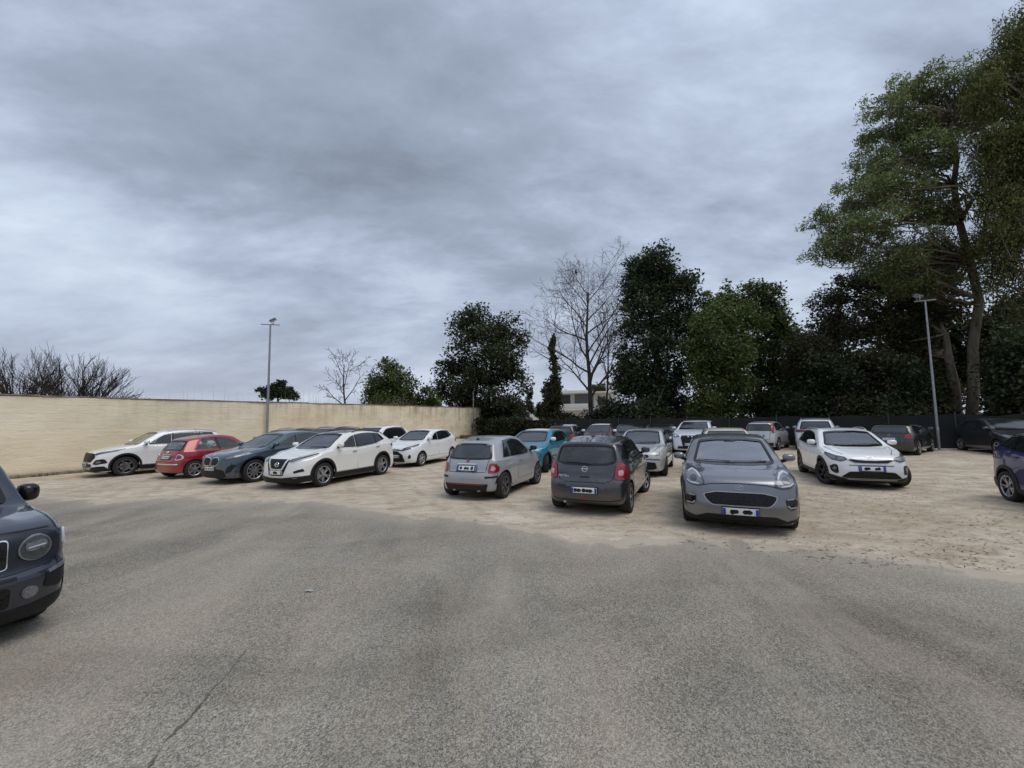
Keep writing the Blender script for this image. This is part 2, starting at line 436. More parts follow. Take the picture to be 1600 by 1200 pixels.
# ------------------------------------------------------------------ boundary wall
def wall_mat():
    t = NT('weathered_cream_render')
    P = t.coord()                                          # local: x along the wall, z up
    big = t.noise(t.mapped((.25, 1, .5)), 1.0, 5, .6)
    c = t.ramp(big, [(.3, (.80, .68, .475)), (.55, (.86, .755, .56)), (.75, (.885, .80, .635))])
    sep = t.node('ShaderNodeSeparateXYZ'); t.l.new(P, sep.inputs[0])
    x, z = sep.outputs[0], sep.outputs[2]
    # board-marked courses, cracked here and there
    wob = t.math('ADD', z, t.math('MULTIPLY', t.noise(t.mapped((.8, 1, 1)), 1.0, 4, .6), .10))
    line = t.math('ABSOLUTE', t.math('SUBTRACT', t.math('FRACT', t.math('MULTIPLY', wob, 3.1)), .5))
    ln = t.ramp(line, [(.0, 1.0), (.075, 0.0)])
    lm = t.ramp(t.noise(t.mapped((1.6, 1, 5)), 1.0, 5, .7), [(.52, 0.0), (.66, .75)])
    c = t.mix(t.math('MULTIPLY', t.math('MULTIPLY', ln, lm), .55), c, (.36, .27, .17))
    ch = t.ramp(t.noise(t.mapped((2.2, 1, 7), (0, 0, 0), (4, 0, 0)), 1.0, 6, .72), [(.62, 0.0), (.70, .38)])
    c = t.mix(ch, c, (.30, .21, .12))
    pale = t.ramp(t.noise(t.mapped((1.1, 1, 4), loc=(9, 0, 2)), 1.0, 5, .7), [(.58, 0.0), (.68, .55)])
    c = t.mix(pale, c, (.80, .73, .58))
    # soot and lichen runs below the coping, stronger towards the far end
    run = t.noise(t.mapped((2.6, 1, .16)), 1.0, 6, .72)
    top = t.ramp(t.math('MULTIPLY', z, .25), [(.36, 0.0), (.74, 1.0)])
    far = t.ramp(t.math('MULTIPLY', x, .02), [(.50, .06), (.76, .45), (1.0, .85)])
    st = t.math('MULTIPLY', t.math('MULTIPLY', t.ramp(run, [(.47, 0.0), (.66, 1.0)]), top), far)
    c = t.mix(t.math('MULTIPLY', st, .8), c, (.12, .095, .07))
    grime = t.math('MULTIPLY', t.ramp(t.noise(t.mapped((.7, 1, 1.3), loc=(0, 0, 5)), 1.0, 7, .7), [(.45, 0.0), (.7, .6)]), far)
    c = t.mix(grime, c, (.33, .26, .18))
    foot = t.math('MULTIPLY', t.ramp(t.math('MULTIPLY', z, .5), [(.0, 1.0), (.16, 0.0)]), t.ramp(t.noise(t.mapped((1.2, 1, 2)), 1.0, 5, .7), [(.35, .15), (.65, .8)]))
    c = t.mix(foot, c, (.22, .17, .11))
    t.base(c); t.set(Roughness=.92, Specular_IOR_Level=.2)
    t.bump(t.math('ADD', t.math('MULTIPLY', t.noise(t.mapped((1.5, 1, 5)), 1.0, 7, .7), 1.5), t.math('MULTIPLY', ln, -.15)), .5, .04)
    return t.m
WA, WB = Vector((-18.4, 15.7, 0)), Vector((-3.75, 44.6, 0))
wdir = (WB-WA).normalized(); w_rz = math.atan2(wdir.y, wdir.x)
W0 = WA - wdir*26                                          # it starts well outside the frame, left of the camera
WL = (WB-W0).length
wall_h = 3.02
def build_wall():
    root = empty('boundary_wall', W0, w_rz)
    tag(root, 'long weathered cream rendered boundary wall with thin coping', 'wall')
    rng = np.random.default_rng(8)
    # gently uneven face
    nx, nz = 260, 14; vs, fs = [], []
    for s, y in ((0, -.15), (1, .15)):
        for i in range(nx+1):
            for k in range(nz+1):
                a = WL*i/nx; z = wall_h*k/nz
                b = .012*math.sin(a*1.3+z*2)+.01*math.sin(a*3.1-z*4.0)
                vs.append((a, y+(b if s == 0 else 0), z))
    n = nz+1; off = (nx+1)*n
    for i in range(nx):
        for k in range(nz):
            a = i*n+k
            fs.append((a, a+n, a+n+1, a+1)); fs.append((off+a, off+a+1, off+a+n+1, off+a+n))
    for i in range(nx): fs.append((i*n+nz, (i+1)*n+nz, off+(i+1)*n+nz, off+i*n+nz))
    for k in range(nz):
        fs.append((k, k+1, off+k+1, off+k)); a = nx*n+k; fs.append((a, off+a, off+a+1, a+1))
    mesh('wall_face', vs, fs, wall_mat(), root, smooth=True, sharp=40)
    cm = simple('mossy_concrete_coping', (.20, .17, .125), .95, var=.6, scale=5, bump=.5)
    bm = bmesh.new(); a = 0.0
    while a < WL:
        l = rng.uniform(1.0, 1.6); l = min(l, WL-a)
        add_box(bm, (a+l/2, rng.normal(0, .006), wall_h+.030+rng.normal(0, .012)), (l-.012, .36, .06), Matrix.Rotation(rng.normal(0, .004), 4, 'Y'), .015, 1)
        a += l
    bm_obj('coping', bm, cm, root)
    box('wall_plinth', (WL/2, -.2, .055), (WL, .10, .11), simple('concrete_plinth', (.24, .205, .155), .95, var=.4, scale=3, bump=.4), root, .02)
    # the short return at the far end
    box('end_pillar', (WL+.22, .05, wall_h/2+.02), (.44, .62, wall_h+.04), simple('grey_stained_render', (.30, .25, .19), .95, var=.45, scale=2.5, bump=.4), root, .02)
build_wall()
def wp(s, off=0.0, z=0.0):
    """a point s metres along the wall from the edge of the photograph, off metres in front of it"""
    p = WA + wdir*s; nrm = Vector((wdir.y, -wdir.x, 0))
    return Vector((p.x+nrm.x*off, p.y+nrm.y*off, z))
def ledge():
    c = wp((WB-WA).length-2.4, 1.0)
    o = box('stone_ledge', (0, 0, 0.16), (4.2, .5, .34), simple('mossy_brown_stone', (.10, .075, .045), .95, var=.6, scale=4, bump=.6), bevel=.05)
    o.location = c; o.rotation_euler.z = w_rz
    tag(o, 'low mossy brown stone ledge at foot of the wall end', 'ledge')
ledge()

# ------------------------------------------------------------------ lamp posts
GALV = simple('galvanised_steel', (.30, .31, .32), .45, .55, var=.15, scale=4)
def lamp_post(loc, h, label, rz, r0=.075, floods=(0.1,), up=.35, bar=1.1):
    root = empty('lamp_post', loc, rz); tag(root, label, 'lamp post', 'lamp posts of the car park')
    vs, fs = [], []
    tube(vs, fs, [(0, 0, 0), (0, 0, h*.5), (0, 0, h)], [r0, r0*.85, r0*.62], 12)
    mesh('pole', vs, fs, GALV, root, smooth=True, sharp=40)
    bm = bmesh.new(); add_box(bm, (0, 0, .012), (.34, .34, .024), None, .004, 1)
    for a in (-1, 1):
        for b in (-1, 1): add_box(bm, (a*.12, b*.12, .035), (.03, .03, .025))
    bm_obj('base_plate', bm, GALV, root)
    box('inspection_cover', (0, -r0*.96, 1.0), (.09, .02, .3), GALV, root, .006)
    box('crossbar', (0, 0, h+.025), (bar, .06, .05), GALV, root, .008)
    for x in floods:
        fl = empty('floodlight', (x, 0, h+.05), 0, root)
        bm = bmesh.new()
        rot = Matrix.Rotation(up, 4, 'Y')
        add_box(bm, (0, 0, .24), (.36, .30, .09), rot, .025)
        for i in range(5): add_box(bm, Vector((-.12+.06*i, 0, .0)) @ Matrix.Identity(3) + Vector((0, 0, .31+(.12-.06*i)*math.tan(up)*.9)), (.012, .26, .05), rot)
        bm_obj('housing', bm, simple('lamp_housing', (.12, .125, .13), .5, .4), fl)
        bm = bmesh.new(); add_box(bm, Vector((0, 0, .24)) + rot @ Vector((0, 0, -.047)), (.31, .25, .006), rot)
        bm_obj('lens', bm, simple('lamp_lens', (.5, .52, .53), .15), fl)
        bm = bmesh.new()
        for y in (-.17, .17): add_box(bm, (0, y, .12), (.03, .012, .25))
        add_box(bm, (0, 0, .006), (.05, .34, .012))
        bm_obj('bracket', bm, GALV, fl)
p0 = wp(9.2, .35)
lamp_post(p0, 7.5, 'tall grey lamp post with crossbar and floodlight beside the cream wall', R(15), floods=(.12,), up=-.5, bar=1.0)
lamp_post(gp(1468, 704), 7.6, 'tall grey lamp post standing against the dark trees and fence', R(-25), r0=.058, floods=(-.26,), up=.35, bar=.85)
def thin_pole():
    vs, fs = [], []
    tube(vs, fs, [(0, 0, 0), (0, 0, 4.7)], [.055, .045], 8)
    tube(vs, fs, [(0, 0, 4.6), (.12, -.1, 4.85)], [.03, .03], 6)
    o = mesh('utility_pole', vs, fs, GALV, smooth=True, sharp=40); o.location = wp((WB-WA).length-1.4, .4)
    tag(o, 'thin grey pole in front of the far end of the cream wall', 'pole')
thin_pole()

# ------------------------------------------------------------------ cars
def pchip(pts):
    X = np.array([p[0] for p in pts], float); Y = np.array([p[1] for p in pts], float)
    h = np.diff(X); dl = np.diff(Y)/h; m = np.zeros(len(X))
    m[0], m[-1] = dl[0], dl[-1]
    for i in range(1, len(X)-1):
        if dl[i-1]*dl[i] > 0:
            a, b = 2*h[i]+h[i-1], h[i]+2*h[i-1]
            m[i] = (a+b)/(a/dl[i-1]+b/dl[i])
    def f(x):
        x = np.clip(np.asarray(x, float), X[0], X[-1]); i = np.clip(np.searchsorted(X, x, 'right')-1, 0, len(X)-2)
        t = (x-X[i])/h[i]
        return ((2*t**3-3*t**2+1)*Y[i] + (t**3-2*t**2+t)*h[i]*m[i] + (-2*t**3+3*t**2)*Y[i+1] + (t**3-t**2)*h[i]*m[i+1])
    return f
def roundpoly(pts, rad):
    if not rad: return [Vector(p) for p in pts]
    out = []; n = len(pts)
    for i in range(n):
        a, p, b = Vector(pts[i-1]), Vector(pts[i]), Vector(pts[(i+1) % n])
        ra, rb = min(rad, (a-p).length*.45), min(rad, (b-p).length*.45)
        q0, q1 = p+(a-p).normalized()*ra, p+(b-p).normalized()*rb
        for t in (0, .25, .5, .75, 1): out.append(q0*(1-t)**2 + p*2*t*(1-t) + q1*t*t)
    return out
def inside(poly, x, y):
    r = False; n = len(poly)
    for i in range(n):
        a, b = poly[i-1], poly[i]
        if (a[1] > y) != (b[1] > y) and x < (b[0]-a[0])*(y-a[1])/(b[1]-a[1])+a[0]: r = not r
    return r
def triangulate(poly, sp):
    b = []
    for i in range(len(poly)):
        p, q = Vector(poly[i]), Vector(poly[(i+1) % len(poly)])
        k = max(1, int((q-p).length/sp))
        for j in range(k): b.append(p.lerp(q, j/k))
    bb = []
    for p in b:
        if not bb or (p-bb[-1]).length > 1e-4: bb.append(p)
    if (bb[0]-bb[-1]).length < 1e-4: bb.pop()
    nb = len(bb); pts = list(bb)
    xs = [p[0] for p in bb]; ys = [p[1] for p in bb]
    x = min(xs)+sp*.5; row = 0
    while x < max(xs):
        y = min(ys)+sp*.5+(sp*.5 if row % 2 else 0)
        while y < max(ys):
            if inside(bb, x, y) and min((Vector((x, y))-p).length for p in bb) > sp*.45: pts.append(Vector((x, y)))
            y += sp
        x += sp*.87; row += 1
    v, e, f, *_ = delaunay_2d_cdt(pts, [(i, (i+1) % nb) for i in range(nb)], [], 1, 1e-6)
    if len(v) != len(pts): pass
    area = sum(bb[i-1][0]*bb[i][1]-bb[i][0]*bb[i-1][1] for i in range(nb))
    return [Vector(p) for p in v], [list(t) for t in f], nb
VIEWS = {'side': lambda u, v: (Vector((u, 4, v)), Vector((0, -1, 0))),
         'front': lambda u, v: (Vector((6, u, v)), Vector((-1, 0, 0))),
         'rear': lambda u, v: (Vector((-6, u, v)), Vector((1, 0, 0))),
         'top': lambda u, v: (Vector((u, v, 4)), Vector((0, 0, -1)))}

class Car:
    def __init__(c, name, label, loc, heading, sp, cat='car'):
        c.sp = sp; c.near = sp.get('near', True)
        c.root = empty(name, loc, heading); tag(c.root, label, cat, 'cars parked on the lot')
        c.wb, c.fo, c.ro, c.W, c.H = sp['wb'], sp['fo'], sp['ro'], sp['W'], sp['H']
        c.L = c.wb+c.fo+c.ro; c.xF = c.wb/2+c.fo; c.xR = -c.wb/2-c.ro; c.hw = c.W/2
        c.r, c.tr, c.gc = sp['r'], sp['track']/2, sp.get('gc', .2)
        c.T, c.ZS = pchip(sp['T']), pchip(sp['ZS'])
        L = c.L
        c.PW = pchip(sp.get('PW') or [(0, sp.get('wf', .88)), (.2, .5+.5*sp.get('wf', .88)), (.6, .99), (1.0, 1.0), (L-1.1, 1.0), (L-.45, .975), (L, sp.get('wr', .90))])
        c.FZ = pchip(sp['F']); c.RZ = pchip(sp['R'])
        c.kf, c.kr, c.tum = sp.get('kf', .24), sp.get('kr', .14), sp.get('tumble', .34)
        c.paint = sp['paint']
        c.build_body()
    def section(c, xf, inner=False):
        xf = float(np.clip(xf, 0, c.L))
        w = c.hw*float(c.PW(xf)); zt = float(c.T(xf)); zs = min(float(c.ZS(xf)), zt-.012); zb = c.gc
        dz = zt-zs
        hk = max(0.0, 1-dz/.22)*min(1.0, xf/.30)
        yt = max(.955*w - c.tum*dz, .35*w); ze = zt - min(.7*dz, .085)
        if inner:
            fl = zs-.42
            return [(0, fl), (w-.11, fl), (w-.11, zs-.03), (.95*w-.075, zs), (yt-.045, ze-.03), (yt*.7, zt-.06), (0, zt-.05)]
        return [(0, zb), (.5*w, zb), (.84*w, zb), (.945*w, zb+.04), (.978*w, zb+.13), (.984*w, zb+.25), (.982*w, zb+.5*(zs-zb)), (1.0*w, zs-.21), (1.0*w, zs-.17), (.990*w, zs-.085),
                (.982*w, zs-.028), (.978*w, zs-.022), (.955*w, zs), (.955*w-(.955*w-yt)*.22, zs+.25*(ze-zs)), (.955*w-(.955*w-yt)*.75, zs+.78*(ze-zs)), (yt, ze),
                (yt-.06*min(1, dz/.35), zt-min(.3*dz, .03)), (yt*.74, zt-min(.16*dz, .014)-.010*hk), (yt*.64, zt-min(.12*dz, .010)+.014*hk), (yt*.52, zt-min(.08*dz, .007)+.002*hk), (0, zt)]
    def warp(c, P):
        d = c.xF - P[:, 0]; dr = P[:, 0]-c.xR
        wf = np.clip(1-d/.95, 0, 1); wf = wf*wf*(3-2*wf)
        rl = c.sp.get('rl', 1.05); wr = np.clip(1-dr/rl, 0, 1)
        yy = np.clip(np.abs(P[:, 1])/c.hw, 0, 1)
        P[:, 0] -= wf*(c.FZ(P[:, 2]) + c.kf*yy**c.sp.get('kp', 3.6))
        P[:, 0] += wr*(c.RZ(P[:, 2]) + c.kr*yy**c.sp.get('kp', 3.6))
        return P
    def loft(c, stations, inner=False, it=2):
        rings = []
        for d, ins in stations:
            pl = c.section(d, inner)
            if ins:
                zm0, zm1 = pl[0][1], pl[-1][1]
                pl = [(max(0, y-ins*(y/(c.hw*.9)) if y < c.hw*.9 else y-ins), z+ins*(1 if z < zm0+.03 else (-1 if z > zm1-.10 else 0))) for y, z in pl]
            for _ in range(0 if inner else it):
                q = [pl[0]]
                for (a, b), (e, f) in zip(pl[:-1], pl[1:]):
                    q += [(a*.75+e*.25, b*.75+f*.25), (a*.25+e*.75, b*.25+f*.75)]
                q.append(pl[-1]); pl = q
            ring = [(y, z) for y, z in pl] + [(-y, z) for y, z in reversed(pl[1:-1])]
            rings.append((c.xF-d, ring))
        n = len(rings[0][1]); V = []; Fc = []
        for x, ring in rings: V += [(x, y, z) for y, z in ring]
        m = len(rings)
        for i in range(m-1):
            for k in range(n):
                a, b = i*n+k, i*n+(k+1) % n
                Fc.append((a, a+n, b+n, b))
        for end in (0, m-1):
            x, ring = rings[end]; cyz = (0, (ring[0][1]+ring[n//2][1])/2)
            prev = [end*n+k for k in range(n)]
            for s in (.92, .8, .64, .46, .28, .12):
                b0 = len(V); V += [(x, cyz[0]+(y-cyz[0])*s, cyz[1]+(z-cyz[1])*s) for y, z in ring]
                cur = [b0+k for k in range(n)]
                for k in range(n):
                    q = (prev[k], prev[(k+1) % n], cur[(k+1) % n], cur[k])
                    Fc.append(q if end == 0 else q[::-1])
                prev = cur
            Fc.append(tuple(prev) if end == 0 else tuple(reversed(prev)))
        return c.warp(np.array(V, float)), Fc
    def build_body(c):
        L = c.L; rr = .075
        ends = [0, .006, .02, .04, .075]
        ins = lambda d: rr-math.sqrt(max(rr*rr-(rr-d)**2, 0)) if d < rr else 0
        st = 22 if not c.near else 14
        mid = list(np.linspace(.12, L-.12, int(L*100/(st*.5))))
        stations = [(d, ins(d)) for d in ends] + [(d, 0) for d in mid] + [(L-d, ins(d)) for d in reversed(ends)]
        V, Fc = c.loft(stations, it=2 if c.near else 1)
        # swelling over the wheels
        for xw in (c.wb/2, -c.wb/2):
            g = np.exp(-((V[:, 0]-xw)/.36)**2)*np.exp(-((V[:, 2]-c.r*1.5)/.30)**2)
            V[:, 1] += np.sign(V[:, 1])*g*c.sp.get('flare', .02)*(np.abs(V[:, 1]) > c.hw*.8)
        c.V, c.Fc = V, Fc
        c.bvh = BVHTree.FromPolygons([tuple(v) for v in V], Fc, epsilon=0)
        P = np.asarray(V); VN = np.zeros_like(P)
        for f in Fc:
            q = P[list(f)]; n = np.cross(q[1]-q[0], q[2]-q[0]) + (np.cross(q[2]-q[0], q[3]-q[0]) if len(f) == 4 else 0)
            for i in f: VN[i] += n
        VN /= np.linalg.norm(VN, axis=1)[:, None]+1e-12
        for _ in range(2):                                  # relax the normals so that glass and lamps reflect evenly
            A = VN.copy()
            for f in Fc:
                if len(f) == 4:
                    m = VN[list(f)].mean(0)
                    for i in f: A[i] += m*.5
            VN = A/(np.linalg.norm(A, axis=1)[:, None]+1e-12)
        c.VN = VN
        c.cut = []                                          # window prisms
    # -- a panel following the body: polygon drawn in one elevation, laid on the skin
    def hit(c, view, u, v):
        o, d = VIEWS[view](u, v)
        p, n, i, t = c.bvh.ray_cast(o, d)
        if p is None:
            q = Vector((o.x if view == 'side' else (c.xF-.3 if view == 'front' else c.xR+.3), (c.hw if view == 'side' else o.y), o.z))
            if view == 'top': q = Vector((u, v, c.H))
            p, n, i, t = c.bvh.find_nearest(q)
        if i is not None:
            f = c.Fc[i]; w = [1/((Vector(c.V[k])-p).length+1e-3)**2 for k in f]
            m = Vector((0, 0, 0))
            for k, a in zip(f, w): m += Vector(c.VN[k])*a
            if m.length and m.normalized().dot(n) > .5: n = m.normalized()
        return p, n
    def lay(c, view, pts, off=.006, rnd=.02, sp=None, depth=.012, flip=False):
        """returns verts, faces of the panel (y>0 side for 'side')"""
        sp = sp or (.05 if c.near else .09)
        v2, f2, nb = triangulate(roundpoly(pts, rnd), sp)
        P, N = [], []
        for p in v2:
            h, n = c.hit(view, p[0], p[1]); P.append(h); N.append(n)
        d = VIEWS[view](0, 0)[1]
        V = [p+n*off for p, n in zip(P, N)]
        Fc = []
        for t in f2:
            a, b, e = (V[i] for i in t[:3])
            Fc.append(tuple(t) if (b-a).cross(e-a).dot(d) < 0 else tuple(reversed(t)))
        c.N = N
        # skirt
        cnt = {}
        for t in Fc:
            for i in range(len(t)):
                a, b = t[i], t[(i+1) % len(t)]; cnt[(a, b)] = cnt.get((a, b), 0)+1
        bed = [(a, b) for (a, b) in cnt if (b, a) not in cnt]
        top, low = {}, {}
        for a, b in bed:
            for i in (a, b):
                if i not in top:
                    top[i] = len(V); V.append(V[i].copy()); low[i] = len(V); V.append(P[i]-N[i]*(depth-.004))
        for a, b in bed: Fc.append((top[b], top[a], low[a], low[b]))
        return V, Fc
    def skin(c, name, V, Fc, mat, parent, flip=False):
        o = mesh(name, V, Fc, mat, parent, smooth=True, sharp=50)
        top = len(c.N); ns = []
        me = o.data; me.update()
        vn = [Vector(v.normal) for v in me.vertices]
        for k in range(len(V)):
            if k < top: n = c.N[k]; ns.append((n.x, -n.y if flip else n.y, n.z))
            else: ns.append(tuple(vn[k]))
        me.normals_split_custom_set_from_vertices(ns)
        return o
    def panel(c, name, view, pts, mat, off=.006, rnd=.02, mirror=False, parent=None, sp=None, label=None):
        V, Fc = c.lay(view, pts, off, rnd, sp)
        p0 = parent[0] if isinstance(parent, (list, tuple)) else parent
        out = [c.skin(name, V, Fc, mat, p0 or c.root)]
        if mirror:
            V2 = [Vector((p.x, -p.y, p.z)) for p in V]
            pr = parent
            if isinstance(parent, (list, tuple)): pr = parent[1]
            out.append(c.skin(name, V2, [tuple(reversed(f)) for f in Fc], mat, pr or c.root, True))
        if label:
            for o in out: o['label'] = label
        return out
    def line(c, name, view, pts, mat=None, w=.010, off=.0045, mirror=False, parent=None, closed=False):
        mat = mat or PLASTIC
        pts = [Vector(p) for p in pts]
        if closed: pts.append(pts[0])
        q = []
        for a, b in zip(pts[:-1], pts[1:]):
            k = max(1, int((b-a).length/.05))
            q += [a.lerp(b, j/k) for j in range(k)]
        q.append(pts[-1]); V, Fc = [], []
        for i, p in enumerate(q):
            t = (q[min(i+1, len(q)-1)]-q[max(i-1, 0)]).normalized(); nn = Vector((-t.y, t.x))*w/2
            for s in (1, -1):
                h, n = c.hit(view, p.x+nn.x*s, p.y+nn.y*s); V.append(h+n*off)
            if i: Fc.append((2*i-2, 2*i-1, 2*i+1, 2*i))
        o = mesh(name, V, Fc, mat, parent or c.root, smooth=True)
        if mirror: mesh(name, [Vector((p.x, -p.y, p.z)) for p in V], [tuple(reversed(f)) for f in Fc], mat, parent or c.root, smooth=True)
        return o
    def window(c, name, view, pts, mat=None, mirror=False, rnd=.035, tinted=False):
        m = mat or GLASS
        if not c.near: m = FARGLASS if mat in (None, GLASS, SCREEN, SCREEN2) else mat
        V, Fc = c.lay(view, pts, -.006 if (c.near and m in (GLASS, SCREEN, SCREEN2)) else .005, rnd, depth=.006)
        if name != 'window': c.line(name+'_frame', view, [tuple(p) for p in roundpoly(pts, rnd)], GLOSSBLACK, .04, .006, closed=True)
        os = [c.skin(name, V, Fc, m, c.root)]
        if mirror: os.append(c.skin(name, [Vector((p.x, -p.y, p.z)) for p in V], [tuple(reversed(f)) for f in Fc], m, c.root, True))
        if c.near and m in (GLASS, SCREEN, SCREEN2):
            # prism that opens the shell behind the pane
            cen = sum((Vector(p) for p in pts), Vector((0, 0)))/len(pts)
            sh = [Vector(p)+(cen-Vector(p)).normalized()*.012 for p in pts]
            v2, f2, nb = triangulate(roundpoly(sh, rnd), .06)
            d = VIEWS[view](0, 0)[1]; dep = .34
            A, B = [], []
            for p in v2:
                h, n = c.hit(view, p[0], p[1]); A.append(h-d*.08); B.append(h+d*dep)
            n0 = len(A); PV = A+B; PF = []
            cnt = set()
            for t in f2:
                a, b, e = (PV[i] for i in t[:3])
                t = tuple(t) if (b-a).cross(e-a).dot(d) < 0 else tuple(reversed(t))
                PF.append(t); PF.append(tuple(i+n0 for i in reversed(t)))
                for i in range(len(t)): cnt.add((t[i], t[(i+1) % len(t)]))
            for a, b in cnt:
                if (b, a) not in cnt: PF.append((b, a, a+n0, b+n0))
            c.cut.append((PV, PF))
            if mirror: c.cut.append(([Vector((p.x, -p.y, p.z)) for p in PV], [tuple(reversed(f)) for f in PF]))
        return os
    # -- daylight opening along the belt, split by pillars
    def lower(c, xf): return float(c.ZS(xf))+c.sp.get('wl', .03)
    def upper(c, xf): return float(c.T(xf-c.sp.get('apil', .17)))-c.sp.get('wt', .085)
    def side_windows(c, x0, xb, xt, pillars, mats=None, pw=.035, kick=0.0, names=None):
        """x0 front limit, (xb, xt) rear edge at sill and at the roof, pillars [(x, lean)] in distance from the nose"""
        bounds = [(x0, x0)] + [(p, p+l) for p, l in pillars] + [(xb, xt)]
        allp = []
        for i in range(len(bounds)-1):
            (a0, a1), (b0, b1) = bounds[i], bounds[i+1]
            if i: a0 += pw; a1 += pw
            if i < len(bounds)-2: b0 -= pw; b1 -= pw
            low, up = [], []
            for t in np.linspace(0, 1, 9):
                x = a0+(b0-a0)*t; low.append((x, c.lower(x)+kick*max(0, (x-pillars[-1][0]))/max(.01, xb-pillars[-1][0]) if kick and pillars and x > pillars[-1][0] else c.lower(x)))
                x = a1+(b1-a1)*t; up.append((x, c.upper(x)))
            good = [(x, z) for x, z in up if z > c.lower(x)+.015]
            if not good: continue
            if len(good) < len(up): low = [p for p in low if p[0] >= good[0][0]-.02]
            pts = [(c.xF-x, z) for x, z in low] + [(c.xF-x, z) for x, z in reversed(good)]
            m = (mats[i] if mats else None)
            c.window('window', 'side', pts, m, mirror=True, rnd=.02)
            allp.append(pts)
        # black pillars between panes
        for (p, l) in pillars:
            z0, z1 = c.lower(p), c.upper(p+l)
            q = [(c.xF-p+pw-.004, z0), (c.xF-p-pw+.004, z0), (c.xF-p-l-pw+.004, z1), (c.xF-p-l+pw-.004, z1)]
            c.panel('door_pillar', 'side', q, GLOSSBLACK, .006, 0, True)
        return allp
    def finish(c):
        V, Fc = c.V, c.Fc
        body = mesh('body', V, Fc, [c.paint, UNDER], c.root)
        body.visible_shadow = True
        tmp = []
        def cutter(vf):
            VV, FF = [], []
            for v, f in vf:
                b = len(VV); VV += [tuple(p) for p in v]; FF += [tuple(i+b for i in t) for t in f]
            me = bpy.data.meshes.new('cutter'); me.from_pydata(VV, [], FF)
            bm = bmesh.new(); bm.from_mesh(me); bmesh.ops.recalc_face_normals(bm, faces=bm.faces); bm.to_mesh(me); bm.free()
            o = bpy.data.objects.new('cutter', me); COL.objects.link(o); o.parent = c.root; tmp.append(o)
            md = body.modifiers.new('b', 'BOOLEAN'); md.operation = 'DIFFERENCE'; md.object = o; md.solver = 'MANIFOLD'
        wells = []
        for xw in (c.wb/2, -c.wb/2):
            for s in (1, -1):
                n = 40; Rw = c.r+c.sp.get('archgap', .055); vs, fs = [], []
                y0, y1 = s*(c.hw-.33), s*(c.hw+.2)
                for y in (y0, y1): vs += [(xw+Rw*math.cos(2*math.pi*k/n), y, c.r+.015+Rw*math.sin(2*math.pi*k/n)) for k in range(n)]
                fs = [tuple(range(n)), tuple(range(2*n-1, n-1, -1))] + [(k, k+n, (k+1) % n+n, (k+1) % n) for k in range(n)]
                wells.append((vs, fs))
        cutter(wells)
        if c.near and c.cut:
            x0 = c.sp['cowl']+.16; x1 = c.L-.10
            ds = list(np.linspace(x0, x1, 26))
            cutter([c.loft([(d, 0) for d in ds if float(c.T(d))-float(c.ZS(d)) > .10], inner=True)])
            cutter(c.cut)
        bpy.context.view_layer.update()
        dg = bpy.context.evaluated_depsgraph_get()
        me = bpy.data.meshes.new_from_object(body.evaluated_get(dg), depsgraph=dg)
        ok = len(me.polygons) > 200
        if not ok: print('BOOLEAN FAILED', c.root.name)
        old = body.data; body.modifiers.clear()
        for o in tmp: d = o.data; bpy.data.objects.remove(o); bpy.data.meshes.remove(d)
        if ok:
            me.name = 'body'; body.data = me; bpy.data.meshes.remove(old)
        me = body.data
        me.materials.clear()
        for m in (c.paint, UNDER, CABIN): me.materials.append(m)
        idx = np.zeros(len(me.polygons), np.int32)
        for p in me.polygons:
            h, n, i, dist = c.bvh.find_nearest(p.center)
            if dist is not None and dist > .012: idx[p.index] = 2 if p.center.z > c.r*2+.12 or abs(p.center.x) < c.wb/2-c.r-.1 else 1
            elif p.center.z < c.gc+.03 and p.normal.z < -.6: idx[p.index] = 1
        me.polygons.foreach_set('material_index', idx)
        me.polygons.foreach_set('use_smooth', np.ones(len(me.polygons), dtype=bool)); me.set_sharp_from_angle(angle=R(38))
        return body
    def interior(c, seat=None, light=False):
        if not c.near: return
        m = seat or SEATM; zs = float(c.ZS(c.sp['cowl']+.9)); xf = c.sp['cowl']+1.28
        fl = zs-.40
        for y in (.36, -.36):
            bm = bmesh.new()
            x = c.xF-xf
            rot = Matrix.Rotation(R(-14), 4, 'Y')
            add_box(bm, (x-.10, y*c.W/1.8, zs-.10), (.15, .46, .62), rot, .05, 3)
            add_box(bm, (x-.20, y*c.W/1.8, min(zs+.31, c.H-.22)), (.09, .26, .17), rot, .04, 3)
            bm_obj('seat', bm, m, c.root, True)
        bm = bmesh.new(); x = c.xF-xf-.86
        add_box(bm, (x, 0, zs-.13), (.16, c.W*.68, .52), Matrix.Rotation(R(-16), 4, 'Y'), .05, 3)
        for y in (-.38, 0, .38): add_box(bm, (x-.08, y*c.W/1.8, min(zs+.20, c.H-.28)), (.08, .24, .13), None, .035, 3)
        bm_obj('rear_bench', bm, m, c.root, True)
        x = c.xF-c.sp['cowl']-.48
        bm = bmesh.new(); add_box(bm, (x, 0, zs-.10), (.42, c.W*.74, .20), Matrix.Rotation(R(8), 4, 'Y'), .05, 3)
        bm_obj('dashboard', bm, CABIN, c.root, True)
        vs, fs = [], []
        pts = [(x-.26+.07*math.cos(a), .36+.18*math.sin(a), zs+.02+.17*math.cos(a)) for a in np.linspace(0, 2*math.pi, 21)]
        tube(vs, fs, pts, [.016]*21, 6, False)
        mesh('steering_wheel', vs, fs, PLASTIC, c.root, smooth=True)
